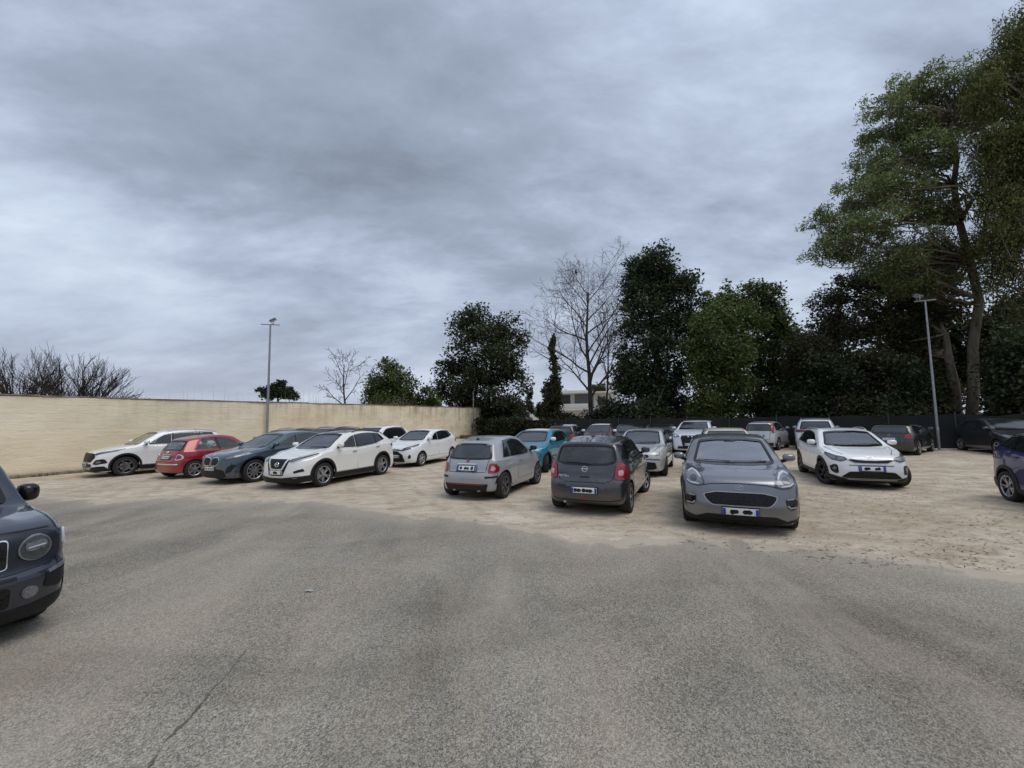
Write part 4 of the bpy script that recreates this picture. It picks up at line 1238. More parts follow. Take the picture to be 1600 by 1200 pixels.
def red_mini():
    s = mini_profile(RED)
    c = Car('red_hatchback', 'dark red small three-door hatchback with chrome rear strip between white and slate blue cars', (-11.48, 16.26, 0), R(65.9), s)
    c.interior(SEATL)
    c.window('windscreen', 'front', [(-.58, 1.02), (.58, 1.02), (.47, 1.38), (-.47, 1.38)], SCREEN)
    c.side_windows(1.05, 3.0, 2.72, [(2.15, .10)], [GLASS, GLASS])
    c.window('rear_window', 'rear', [(-.585, 1.0), (.585, 1.0), (.485, 1.28), (.25, 1.30), (-.25, 1.30), (-.485, 1.28)], GLASS, rnd=.05)
    t = c.panel('tail_light', 'rear', [(.52, .66), (.54, .84), (.62, .86), (.70, .80), (.71, .70), (.64, .645)], CHROME, .014, .035, True)
    c.panel('lamp_lens', 'rear', [(.545, .68), (.56, .82), (.62, .835), (.68, .785), (.685, .71), (.63, .67)], TAILRED, .022, .03, True, parent=t)
    c.plate('rear', .74, blank='text'); c.panel('chrome_strip', 'rear', [(-.24, .83), (.24, .83), (.22, .855), (-.22, .855)], CHROME, .02, .008)
    c.panel('bumper_strip', 'rear', [(-.68, .50), (.68, .50), (.68, .535), (-.68, .535)], CHROME, .016, .012)
    c.line('tailgate_seam', 'rear', [(-.545, .98), (-.515, .80), (-.50, .60), (.50, .60), (.515, .80), (.545, .98)], w=.011)
    c.badge('rear', .91, 'disc', .045); c.spoiler(.48, 1.36, d=.14, t=.03)
    c.doors(1.06, [2.20], zlow=.20, handle=CHROME); c.mirrors(1.22, out=.09); c.wheels('multi', ALLOY, 0, 6); c.antenna(2.5, .32, 25)
    c.panel('headlight', 'front', [(.50, .68), (.50, .80), (.62, .84), (.70, .78), (.66, .67)], HEAD, .01, .05, True)
    c.finish()

# --- pearl white crossover
def pearl_suv():
    s = spec(4.38, 1.806, 1.60, 2.646, .90, .355, .88, 1.15, 1.10, 2.08, 2.75, 1.47, 1.04, 1.13, PEARL, rslope=.46, kf=.32, gc=.165, blobs=[-.04, .0, .04], tumble=.36)
    c = Car('pearl_white_crossover', 'pearl white crossover with black roof and dark vee grille facing left', (-5.96, 14.12, 0), R(-111.6), s)
    c.interior()
    c.window('windscreen', 'front', [(-.67, 1.12), (-.3, 1.10), (.3, 1.10), (.67, 1.12), (.54, 1.48), (.25, 1.51), (-.25, 1.51), (-.54, 1.48)], SCREEN)
    c.side_windows(1.33, 3.72, 3.52, [(2.28, .06), (3.22, .04)], [GLASS, PRIV, PRIV], kick=.10)
    c.window('rear_window', 'rear', [(-.58, 1.16), (.58, 1.16), (.48, 1.42), (-.48, 1.42)], PRIV)
    c.panel('roof_panel', 'top', [(c.xF-2.12, -.52), (c.xF-2.05, 0), (c.xF-2.12, .52), (c.xF-3.75, .50), (c.xF-3.75, -.50)], dark_glass('black_glass_roof', (.012, .013, .015), 1.6), .006, .05)
    v = c.panel('grille_surround', 'front', [(-.42, .83), (-.30, .50), (-.22, .40), (.22, .40), (.30, .50), (.42, .83), (.36, .86), (-.36, .86)], GRIL, .010, .03)[0]
    c.panel('grille_chrome', 'front', [(.40, .86), (.33, .86), (.20, .60), (.0, .585), (.0, .555), (.23, .56)], CHROME, .020, .01, True, parent=v)
    h = c.panel('headlight', 'front', [(.40, .80), (.44, .865), (.62, .915), (.82, 1.0), (.85, .97), (.72, .85), (.52, .77)], HEADDARK, .010, .015, True)
    c.panel('lamp_strip', 'front', [(.44, .795), (.54, .79), (.74, .875), (.83, .96), (.845, .95), (.74, .85), (.53, .77)], DRL, .016, .008, True, parent=h)
    c.panel('lamp_lens', 'front', [(.47, .82), (.50, .86), (.62, .90), (.70, .92), (.64, .85), (.54, .81)], HEAD, .016, .015, True, parent=h)
    f = c.panel('fog_lamp', 'front', [(.58, .53), (.78, .60), (.80, .52), (.60, .475)], PLASTIC, .010, .02, True)
    c.panel('front_skirt', 'front', [(-.86, .24), (-.85, .40), (-.5, .37), (-.2, .34), (.2, .34), (.5, .37), (.85, .40), (.86, .24), (.6, .19), (-.6, .19)], PLASTIC, .012, .03)
    c.panel('skid_lamp', 'front', [(.56, .33), (.68, .34), (.68, .36), (.56, .35)], HEAD, .020, .005, True)
    c.badge('front', .71, 'ring_bar', .065); c.plate('front', .49)
    c.line('bonnet_seam', 'top', [(c.xF-.28, .52), (c.xF-.7, .70), (c.xF-1.1, .76)], mirror=True)
    c.doors(1.28, [2.30, 3.42], handle=CHROME); c.mirrors(1.48, out=.12); c.arches(); c.sills(h=.20)
    c.wheels('double', SATIN, R(0)); c.rails(2.3, 3.9, GLOSSBLACK)
    t = c.panel('tail_light', 'side', [(c.xR+.12, .98), (c.xR+.14, 1.10), (c.xR+.36, 1.06), (c.xR+.28, .99)], TAILDARK, .012, .02, True)
    c.panel('tail_light', 'rear', [(.50, 1.0), (.48, 1.09), (.80, 1.10), (.84, .99)], TAILDARK, .013, .02, True)
    c.spoiler(.52, 1.495, d=.2, t=.035); c.antenna(3.6, fin=True); c.wiper('front', (.55, 1.135), (-.05, 1.12))
    c.finish()

# --- slate blue crossover
def slate_suv():
    s = spec(4.55, 1.845, 1.59, 2.692, .88, .37, .90, 1.18, 1.08, 2.2, 2.8, 1.36, 1.06, 1.12, SLATE, rslope=.62, kf=.30, gc=.18, tumble=.38)
    c = Car('slate_blue_crossover', 'slate blue coupe crossover with twin kidney grilles between red and pearl white cars', (-8.55, 15.23, 0), R(-116), s)
    c.interior()
    c.window('windscreen', 'front', [(-.68, 1.11), (-.3, 1.09), (.3, 1.09), (.68, 1.11), (.55, 1.47), (.25, 1.50), (-.25, 1.50), (-.55, 1.47)], SCREEN)
    c.side_windows(1.36, 3.85, 3.5, [(2.36, .06), (3.30, .06)], [GLASS, GLASS, PRIV])
    for y in (1, -1):
        k = c.panel('kidney_grille_surround', 'front', [(.03*y, .62), (.03*y, .80), (.09*y, .84), (.30*y, .85), (.40*y, .76), (.36*y, .64), (.28*y, .58), (.08*y, .57)], CHROME, .012, .03)[0]
        c.panel('kidney_grille', 'front', [(.055*y, .63), (.055*y, .79), (.10*y, .82), (.29*y, .83), (.375*y, .755), (.34*y, .65), (.27*y, .60), (.09*y, .59)], GRIL, .020, .03, parent=k)
    h = c.panel('headlight', 'front', [(.48, .78), (.54, .86), (.74, .90), (.87, .93), (.86, .87), (.72, .79), (.56, .75)], HEADDARK, .012, .02, True)
    c.panel('lamp_lens', 'front', [(.60, .79), (.64, .86), (.76, .89), (.86, .915), (.84, .865), (.72, .80)], HEAD, .018, .02, True, parent=h)
    c.panel('lower_grille', 'front', [(-.66, .26), (-.60, .46), (-.3, .50), (.3, .50), (.60, .46), (.66, .26), (.5, .22), (-.5, .22)], GRIL, .010, .03)
    c.panel('air_intake', 'front', [(.66, .36), (.70, .56), (.80, .64), (.84, .60), (.78, .40)], PLASTIC, .010, .02, True)
    c.plate('front', .50, blank='text'); c.badge('front', .90, 'disc', .04)
    c.line('bonnet_seam', 'top', [(c.xF-.25, .45), (c.xF-.7, .66), (c.xF-1.15, .78)], mirror=True)
    c.doors(1.33, [2.38, 3.42]); c.mirrors(1.52, out=.12); c.sills(h=.14); c.arches(GLOSSBLACK, .05, .01)
    c.wheels('vee', ALLOY, 0); c.antenna(3.6, fin=True); c.spoiler(.5, 1.36)
    c.panel('tail_light', 'rear', [(.42, .95), (.45, 1.05), (.82, 1.08), (.86, .96)], TAILRED, .012, .02, True)
    c.finish()

# --- white suv by the wall
def white_suv():
    s = spec(4.50, 1.84, 1.67, 2.63, .92, .36, .92, 1.18, 1.13, 2.05, 2.8, 1.54, 1.08, 1.14, WHITE, rslope=.50, kf=.30, gc=.17, tumble=.34)
    c = Car('white_suv', 'white sport utility car with black honeycomb grille nearest the left end of the cream wall', (-14.5, 17.35, 0), R(-124), s)
    c.interior()
    c.window('windscreen', 'front', [(-.68, 1.16), (-.3, 1.14), (.3, 1.14), (.68, 1.16), (.55, 1.54), (.25, 1.57), (-.25, 1.57), (-.55, 1.54)], SCREEN)
    c.side_windows(1.34, 3.95, 3.75, [(2.32, .05), (3.24, .04)], [GLASS, PRIV, PRIV])
    c.panel('grille', 'front', [(-.60, .86), (-.66, .74), (-.50, .56), (.50, .56), (.66, .74), (.60, .86), (.4, .88), (-.4, .88)], GRIL, .012, .03)
    h = c.panel('headlight', 'front', [(.60, .84), (.62, .88), (.80, .95), (.90, 1.02), (.89, .94), (.80, .86), (.68, .81)], HEADDARK, .012, .015, True)
    c.panel('lamp_lens', 'front', [(.74, .86), (.76, .92), (.84, .95), (.885, .97), (.87, .92), (.80, .875)], HEAD, .018, .015, True, parent=h)
    f = c.panel('fog_lamp', 'front', [(.62, .50), (.70, .64), (.84, .68), (.86, .52), (.76, .47)], PLASTIC, .010, .03, True)
    c.panel('lamp_lens', 'front', [(.72, .53), (.75, .59), (.81, .60), (.81, .53)], HEAD, .016, .02, True, parent=f)
    c.panel('lower_grille', 'front', [(-.56, .40), (-.54, .50), (.54, .50), (.56, .40)], GRIL, .010, .02)
    c.panel('front_skirt', 'front', [(-.86, .24), (-.84, .42), (-.55, .38), (.55, .38), (.84, .42), (.86, .24), (.6, .2), (-.6, .2)], PLASTIC, .012, .03)
    c.panel('skid_plate', 'front', [(-.5, .30), (-.56, .37), (.56, .37), (.5, .30)], SATIN, .022, .02)
    c.plate('front', .47, blank='text')
    c.line('bonnet_seam', 'top', [(c.xF-.25, .55), (c.xF-.7, .70), (c.xF-1.15, .78)], mirror=True)
    c.doors(1.30, [2.34, 3.40], handle=CHROME); c.mirrors(1.50, out=.12); c.arches(); c.sills(h=.2); c.wheels('five', simple('grey_alloy', (.16, .165, .17), .3, .7), 0); c.rails(2.2, 4.0)
    c.spoiler(.55, 1.56, d=.26)
    c.finish()

# --- white hatchback (front three-quarter)
def white_hatch():
    s = spec(3.95, 1.695, 1.51, 2.51, .78, .30, .84, 1.05, 1.05, 1.95, 2.5, 1.40, .99, 1.08, WHITE, rslope=.42, kf=.28, gc=.17, archgap=.045, tumble=.33)
    c = Car('white_hatchback', 'white small hatchback with black lower grille parked alone between the crossovers and pale grey car', (-4.09, 18.94, 0), R(-111.1), s)
    c.interior()
    c.window('windscreen', 'front', [(-.62, 1.08), (-.3, 1.06), (.3, 1.06), (.62, 1.08), (.52, 1.40), (.25, 1.43), (-.25, 1.43), (-.52, 1.40)], SCREEN)
    c.side_windows(1.10, 3.35, 3.15, [(2.12, .05), (2.98, .03)], [GLASS, PRIV, PRIV], kick=.08)
    h = c.panel('headlight', 'front', [(.34, .73), (.42, .79), (.62, .86), (.77, .94), (.78, .86), (.66, .75), (.45, .70)], HEADDARK, .012, .015, True)
    c.panel('lamp_lens', 'front', [(.50, .74), (.54, .80), (.66, .85), (.76, .90), (.75, .86), (.64, .77)], HEAD, .018, .015, True, parent=h)
    c.panel('grille_bar', 'front', [(-.45, .70), (-.12, .74), (.12, .74), (.45, .70), (.44, .68), (.1, .69), (-.1, .69), (-.44, .68)], PLASTIC, .012, .01)
    c.panel('grille', 'front', [(-.48, .24), (-.40, .52), (-.16, .66), (.16, .66), (.40, .52), (.48, .24)], GRIL, .010, .03)
    c.panel('fog_lamp', 'front', [(.60, .38), (.64, .54), (.70, .50), (.70, .38)], PLASTIC, .010, .02, True)
    c.panel('front_lip', 'front', [(-.5, .19), (-.52, .23), (.52, .23), (.5, .19)], WHITE, .016, .01)
    c.badge('front', .715, 'triple', .05); c.plate('front', .46, blank='text')
    c.line('bonnet_seam', 'top', [(c.xF-.2, .42), (c.xF-.6, .62), (c.xF-1.0, .68)], mirror=True)
    c.doors(1.12, [2.14, 3.10]); c.mirrors(1.30, out=.10); c.wheels('five', ALLOY, 0, 7)
    c.panel('tail_light', 'side', [(c.xR+.16, .86), (c.xR+.20, .98), (c.xR+.34, .98), (c.xR+.24, .86)], TAILRED, .012, .02, True)
    c.spoiler(.5, 1.40); c.finish()

# --- turquoise hatchback with a white roof
def teal_hatch():
    s = spec(3.99, 1.75, 1.49, 2.54, .80, .315, .86, 1.05, 1.06, 1.85, 2.4, 1.40, 1.0, 1.04, TEAL, rslope=.38, kf=.30, gc=.19, archgap=.045, tumble=.33)
    c = Car('turquoise_hatchback', 'turquoise hatchback with white roof and white mirrors, wheels turned', (.99, 16.55, 0), R(-114.6), s)
    c.interior()
    c.window('windscreen', 'front', [(-.64, 1.09), (-.3, 1.07), (.3, 1.07), (.64, 1.09), (.53, 1.38), (.25, 1.41), (-.25, 1.41), (-.53, 1.38)], SCREEN)
    c.side_windows(1.12, 3.35, 3.12, [(2.06, .05), (2.98, .03)], [PRIV, PRIV, PRIV], kick=.05)
    c.panel('roof', 'top', [(c.xF-1.93, -.50), (c.xF-1.86, 0), (c.xF-1.93, .50), (c.xF-3.72, .50), (c.xF-3.78, 0), (c.xF-3.72, -.50)], WHITE, .010, .06)
    c.panel('lamp_strip', 'front', [(.30, .80), (.60, .83), (.78, .87), (.78, .85), (.60, .80), (.30, .775)], DRL, .012, .01, True)
    h = c.panel('headlight', 'front', [(.50, .60), (.54, .70), (.72, .74), (.80, .68), (.76, .58), (.60, .56)], HEADDARK, .012, .04, True)
    c.panel('lamp_lens', 'front', [(.58, .60), (.60, .69), (.71, .71), (.76, .65), (.72, .60)], HEAD, .018, .03, True, parent=h)
    c.panel('grille', 'front', [(-.46, .66), (-.40, .76), (.40, .76), (.46, .66), (.42, .58), (-.42, .58)], GRIL, .010, .03)
    c.panel('lower_grille', 'front', [(-.55, .24), (-.52, .44), (.52, .44), (.55, .24)], GRIL, .010, .03)
    c.badge('front', .78, 'chevrons', .06); c.plate('front', .50)
    b = c.panel('door_bump_strip', 'side', [(-.62, .40), (-.62, .56), (.80, .56), (.80, .40)], PLASTIC, .016, .05, True)
    q = [(.62+.10*math.cos(a), .48+.045*math.sin(a)) for a in np.linspace(0, 2*math.pi, 20, endpoint=False)]
    q2 = [(.62+.075*math.cos(a), .48+.024*math.sin(a)) for a in np.linspace(0, 2*math.pi, 20, endpoint=False)]
    w = c.panel('bump_strip_ring', 'side', q, WHITE, .022, 0, True, parent=b)
    c.panel('bump_strip_core', 'side', q2, PLASTIC, .027, 0, True)
    c.doors(1.12, [2.08, 3.05]); c.mirrors(1.28, WHITE, out=.10); c.arches(width=.06); c.sills()
    c.wheels('five', DARKALLOY, R(24)); c.finish()

# --- silver hatchback
def silver_hatch():
    s = spec(4.03, 1.72, 1.49, 2.575, .83, .30, .80, 1.10, 1.0, 1.98, 2.5, 1.38, .95, 1.0, SILVER, rslope=.42, kf=.30, gc=.18, archgap=.045, tumble=.34)
    c = Car('silver_hatchback', 'silver hatchback with large pale headlights parked behind the charcoal hatchback', (4.79, 15.31, 0), R(-115), s)
    c.interior()
    c.window('windscreen', 'front', [(-.63, 1.03), (-.3, 1.01), (.3, 1.01), (.63, 1.03), (.53, 1.38), (.25, 1.41), (-.25, 1.41), (-.53, 1.38)], SCREEN)
    c.side_windows(1.20, 3.40, 3.18, [(2.16, .05), (3.05, .03)], [GLASS, GLASS, PRIV])
    h = c.panel('headlight', 'front', [(.42, .62), (.46, .72), (.58, .84), (.72, .93), (.79, .86), (.77, .70), (.66, .60), (.50, .58)], lamp_mat('yellowed_headlamp_lens', (.42, .43, .36)), .012, .03, True)
    c.panel('lamp_bulb', 'front', [(.58, .68), (.60, .78), (.70, .80), (.72, .70)], HEAD, .018, .03, True, parent=h)
    c.panel('grille', 'front', [(-.40, .66), (-.36, .72), (.36, .72), (.40, .66), (.34, .63), (-.34, .63)], GRIL, .010, .02)
    c.panel('lower_grille', 'front', [(-.62, .30), (-.58, .48), (-.3, .51), (.3, .51), (.58, .48), (.62, .30), (.5, .26), (-.5, .26)], GRIL, .010, .03)
    c.badge('front', .715, 'ring_bar', .045); c.plate('front', .55, blank='text')
    c.line('bumper_strip', 'front', [(-.72, .56), (-.4, .585), (.4, .585), (.72, .56)], PLASTIC, .03)
    c.line('bonnet_seam', 'top', [(c.xF-.3, .52), (c.xF-.7, .64), (c.xF-1.05, .70)], mirror=True)
    c.line('door_strip', 'side', [(-.55, .55), (.85, .55)], PLASTIC, .05, .008, True)
    c.doors(1.20, [2.18, 3.12]); c.mirrors(1.38, PLASTIC, out=.10); c.wheels('cap', ALLOY, R(12), 7); c.wiper('front', (.5, 1.04), (-.05, 1.03)); c.finish()

# --- white crossover at the right
def white_crossover():
    s = spec(4.14, 1.76, 1.50, 2.58, .83, .325, .82, 1.10, 1.03, 1.98, 2.55, 1.38, .98, 1.05, WHITE, rslope=.42, kf=.32, gc=.165, blobs=[-.13, -.08, .08, .13], tumble=.36)
    c = Car('white_crossover', 'white crossover with thin black grille and raised black lower bumper facing the camera, wheels turned', (9.89, 12.62, 0), R(-113), s)
    c.interior()
    c.window('windscreen', 'front', [(-.65, 1.06), (-.3, 1.035), (.3, 1.035), (.65, 1.06), (.52, 1.38), (.25, 1.41), (-.25, 1.41), (-.52, 1.38)], SCREEN)
    c.side_windows(1.25, 3.45, 3.2, [(2.20, .05), (3.08, .03)], [PRIV, PRIV, PRIV])
    h = c.panel('headlight', 'front', [(.46, .74), (.50, .80), (.66, .83), (.80, .90), (.83, .84), (.76, .72), (.60, .69)], HEADDARK, .012, .02, True)
    c.panel('lamp_lens', 'front', [(.52, .74), (.55, .785), (.64, .79), (.66, .73), (.58, .71)], HEAD, .018, .02, True, parent=h)
    c.panel('lamp_lens', 'front', [(.68, .74), (.69, .80), (.78, .85), (.80, .82), (.75, .745)], HEAD, .018, .02, True, parent=h)
    g = c.panel('grille_surround', 'front', [(-.47, .735), (-.42, .765), (-.12, .735), (.12, .735), (.42, .765), (.47, .735), (.34, .665), (.14, .655), (-.14, .655), (-.34, .665)], SATIN, .010, .02)[0]
    c.panel('grille', 'front', [(-.45, .733), (-.41, .752), (-.12, .722), (.12, .722), (.41, .752), (.45, .733), (.33, .675), (.14, .668), (-.14, .668), (-.33, .675)], GRIL, .016, .02, parent=g)
    c.panel('bumper_slot', 'front', [(-.46, .615), (.46, .615), (.44, .60), (-.44, .60)], PLASTIC, .008, .004)
    c.panel('lower_grille', 'front', [(-.62, .30), (-.46, .445), (-.3, .455), (.3, .455), (.46, .445), (.62, .30), (.5, .28), (-.5, .28)], GRIL, .010, .03)
    f = c.panel('fog_lamp', 'front', [(.66, .40), (.67, .60), (.73, .625), (.80, .56), (.78, .44), (.72, .38)], GLOSSBLACK, .012, .03, True)
    c.panel('lamp_lens', 'front', [(.69, .48), (.70, .55), (.75, .55), (.76, .48)], HEAD, .018, .02, True, parent=f)
    c.panel('front_skirt', 'front', [(-.85, .24), (-.83, .36), (-.62, .29), (-.5, .265), (.5, .265), (.62, .29), (.83, .36), (.85, .24), (.6, .18), (-.6, .18)], PLASTIC, .012, .02)
    c.panel('skid_strip', 'front', [(-.5, .245), (.5, .245), (.5, .26), (-.5, .26)], SATIN, .020, .004)
    c.badge('front', .80, 'oval', .028); c.plate('front', .53)
    c.line('bonnet_seam', 'top', [(c.xF-.3, .50), (c.xF-.7, .66), (c.xF-1.1, .72)], mirror=True)
    c.doors(1.25, [2.22, 3.18]); c.mirrors(1.45, out=.11); c.arches(); c.sills(); c.wheels('five', DARKALLOY, R(22)); c.rails(2.1, 3.75)
    c.wiper('front', (.52, 1.065), (-.05, 1.05)); c.finish()

# --- near navy car at the left edge
def navy_suv():
    s = spec(4.24, 1.805, 1.68, 2.57, .80, .35, 1.0, 1.02, 1.14, 1.55, 2.3, 1.60, 1.12, 1.18, NAVY, rslope=.25, kf=.17, gc=.18, tumble=.24, wf=.95, wdrop=.05, flare=.05)
    s['F'] = [(.18, .16), (.30, .05), (.45, .01), (.56, 0), (.62, .02), (.66, .055), (.95, .075), (1.02, .14), (1.3, .3)]
    c = Car('navy_suv', 'dark navy boxy car with round headlight cut off by the left edge', (-6.5, 4.22, 0), R(-24.5), s)
    c.interior()
    K = .03
    c.window('windscreen', 'front', [(-.68, 1.17), (.68, 1.17), (.60, 1.58), (-.60, 1.58)], SCREEN)
    c.side_windows(1.18, 3.7, 3.6, [(2.15, .04), (3.1, .03)], [GLASS, PRIV, PRIV])
    pn = c.panel('grille_panel', 'front', [(-.80, .72), (-.80, .90), (-.72, .965), (-.4, .985), (.4, .985), (.72, .965), (.80, .90), (.80, .72), (.70, .655), (.45, .635), (-.45, .635), (-.70, .655)], simple('dark_navy_plastic', (.012, .016, .024), .35), .010, .05, sp=K)[0]
    for i in range(7):
        y = -.39+.13*i
        sl = c.panel('slot_surround', 'front', [(y-.052, .68), (y-.052, .94), (y+.052, .94), (y+.052, .68)], CHROME, .018, .035, parent=pn, sp=K)[0]
        c.panel('slot', 'front', [(y-.043, .69), (y-.043, .93), (y+.043, .93), (y+.043, .69)], GRIL, .024, .03, parent=sl, sp=K)
    def circ(y, z, r, n=28): return [(y+r*math.cos(a), z+r*math.sin(a)) for a in np.linspace(0, 2*math.pi, n, endpoint=False)]
    h = c.panel('headlight', 'front', circ(.615, .83, .112), simple('lamp_ring', (.26, .27, .285), .2, .6), .022, 0, True, sp=K)
    c.panel('lamp_bowl', 'front', circ(.615, .83, .099), HEADDARK, .028, 0, True, parent=h, sp=K)
    c.panel('lamp_lens', 'front', [(.54, .835), (.55, .885), (.68, .895), (.695, .845), (.66, .815), (.57, .805)], HEAD, .034, .03, True, parent=h, sp=K)
    c.panel('lamp_strip', 'front', [(.56, .845), (.675, .855), (.675, .845), (.56, .835)], DRL, .040, .003, True, parent=h, sp=K)
    c.panel('side_marker', 'front', [(.835, .80), (.84, .93), (.862, .94), (.868, .80)], DRL, .016, .01, True, sp=K)
    c.panel('bumper_vent', 'front', [(.68, .46), (.70, .60), (.86, .66), (.875, .56), (.80, .44)], PLASTIC, .010, .03, True, sp=K)
    c.panel('indicator_lamp', 'front', [(.705, .575), (.71, .605), (.86, .655), (.865, .62)], HEAD, .018, .012, True, sp=K)
    f = c.panel('fog_lamp', 'front', circ(.585, .455, .052), simple('lamp_ring', (.26, .27, .285), .2, .6), .020, 0, True, sp=K)
    c.panel('lamp_lens', 'front', circ(.585, .455, .043), HEAD, .026, 0, True, parent=f, sp=K)
    c.panel('lower_grille', 'front', [(-.46, .36), (-.46, .54), (.46, .54), (.46, .36)], GRIL, .010, .04, sp=K)
    c.panel('bumper_slot', 'front', [(-.5, .585), (-.5, .615), (.5, .615), (.5, .585)], PLASTIC, .010, .01, sp=K)
    c.panel('front_skirt', 'front', [(-.88, .20), (-.87, .38), (-.6, .33), (.6, .33), (.87, .38), (.88, .20), (.6, .185), (-.6, .185)], PLASTIC, .014, .03, sp=K)
    c.line('bonnet_seam', 'front', [(-.80, .945), (-.72, .985), (0, 1.0), (.72, .985), (.80, .945)], w=.009)
    c.line('bonnet_seam', 'top', [(c.xF-.16, .78), (c.xF-.5, .80), (c.xF-1.0, .80)], mirror=True, w=.009)
    c.plate('front', .47, blank='none'); c.doors(1.05, [2.15, 3.15]); c.mirrors(1.46, GLOSSBLACK, size=(.12, .17, .20), out=.09, z=.06); c.arches(width=.09, off=.03); c.sills(); c.wheels('five', DARKALLOY, 0)
    c.wiper('front', (.6, 1.18), (.0, 1.165)); c.rails(1.7, 3.9, PLASTIC)
    c.finish()

# --- cobalt car with white roof at the right edge
def cobalt_crossover():
    s = spec(4.05, 1.76, 1.55, 2.53, .80, .32, .86, 1.08, 1.07, 1.9, 2.45, 1.42, 1.0, 1.09, COBALT, rslope=.46, kf=.3, gc=.165, tumble=.36)
    c = Car('cobalt_crossover', 'cobalt blue crossover with white roof cut off by the right edge', (10.95, 7.70, 0), R(-115), s)
    c.interior()
    c.window('windscreen', 'front', [(-.65, 1.10), (.65, 1.10), (.53, 1.43), (-.53, 1.43)], SCREEN)
    c.side_windows(1.15, 3.6, 3.35, [(2.10, .05), (3.02, .03)], [PRIV, PRIV, PRIV], kick=.06)
    c.window('rear_window', 'rear', [(-.56, 1.12), (.56, 1.12), (.46, 1.36), (-.46, 1.36)], PRIV)
    c.panel('roof', 'top', [(c.xF-1.98, -.52), (c.xF-1.9, 0), (c.xF-1.98, .52), (c.xF-3.66, .54), (c.xF-3.66, -.54)], WHITE, .010, .05)
    c.spoiler(.55, 1.445, WHITE, d=.24, t=.045)
    c.panel('tail_light', 'rear', [(.46, .90), (.48, 1.02), (.80, 1.03), (.84, .92)], TAILRED, .012, .03, True)
    c.panel('tail_light_chrome', 'side', [(c.xR+.30, .885), (c.xR+.16, .90), (c.xR+.16, .915), (c.xR+.30, .90)], CHROME, .012, .004, True)
    c.doors(1.15, [2.12, 3.10]); c.mirrors(1.35, WHITE, out=.11); c.arches(); c.sills(); c.wheels('double', ALLOY, 0)
    h = c.panel('headlight', 'front', [(.48, .74), (.52, .82), (.68, .86), (.80, .90), (.82, .82), (.70, .73)], HEADDARK, .012, .03, True)
    c.panel('lamp_lens', 'front', [(.55, .76), (.58, .81), (.68, .83), (.74, .82), (.68, .76)], HEAD, .018, .02, True, parent=h)
    c.panel('grille', 'front', [(-.44, .74), (-.40, .79), (.40, .79), (.44, .74), (.36, .66), (-.36, .66)], GRIL, .010, .03)
    c.panel('lower_grille', 'front', [(-.6, .26), (-.5, .42), (.5, .42), (.6, .26)], GRIL, .010, .03); c.plate('front', .52); c.badge('front', .82, 'ring', .045)
    c.plate('rear', .55); c.panel('rear_skirt', 'rear', [(-.85, .24), (-.83, .45), (.83, .45), (.85, .24)], PLASTIC, .012, .03); c.finish()

# --- cars further back
def far_front(name, label, loc, hd, p, L=4.2, W=1.75, H=1.5, roof=None, seat=None, rails=None, glass=None, grille=True, nose=.84, pk=False, mir=None, wing=True, rs=.42, lampm=None, roofcol=None, panes=None, big=False):
    r = .33; s = spec(L, W, H, L*.62, L*.195, r, nose, L*.26, nose+.23, L*.47, L*.62, H-.12, nose+.16, nose+.24, p, rslope=rs, kf=.30, near=False)
    c = Car(name, label, loc, hd, s); w = W/2
    cz = nose+.23
    c.window('windscreen', 'front', [(-w*.75, cz+.03), (w*.75, cz+.03), (w*.62, H-.11), (-w*.62, H-.11)], SCREEN)
    c.side_windows(L*.285, L*.85, L*.80, [(L*.52, .05), (L*.74, .03)], [glass or FARGLASS]*3)
    c.panel('headlight', 'front', [(w*.52, nose-.10), (w*.56, nose-.02), (w*.88, nose+.07), (w*.92, nose-.02), (w*.8, nose-.13)], lampm or HEAD, .012, .02, True)
    if big: c.panel('grille', 'front', [(-w*.42, nose-.02), (-w*.46, nose-.14), (-w*.36, .40), (w*.36, .40), (w*.46, nose-.14), (w*.42, nose-.02)], GRIL, .012, .03)
    else: c.panel('grille', 'front', [(-w*.45, nose-.06), (w*.45, nose-.06), (w*.38, nose-.17), (-w*.38, nose-.17)], GRIL, .012, .02)
    c.panel('lower_grille', 'front', [(-w*.66, .27), (-w*.6, .40), (w*.6, .40), (w*.66, .27)], GRIL, .010, .02)
    c.plate('front', .49, blank='text'); c.doors(L*.27, [L*.525, L*.76]); c.mirrors(L*.32, mir, out=.11)
    if roof: c.panel('roof', 'top', [(c.xF-L*.48, -w*.6), (c.xF-L*.48, w*.6), (c.xF-L*.9, w*.6), (c.xF-L*.9, -w*.6)], roof, .010, .05)
    if rails: c.rails(L*.5, L*.9, rails)
    c.wheels('five', ALLOY, 0); c.finish(); return c
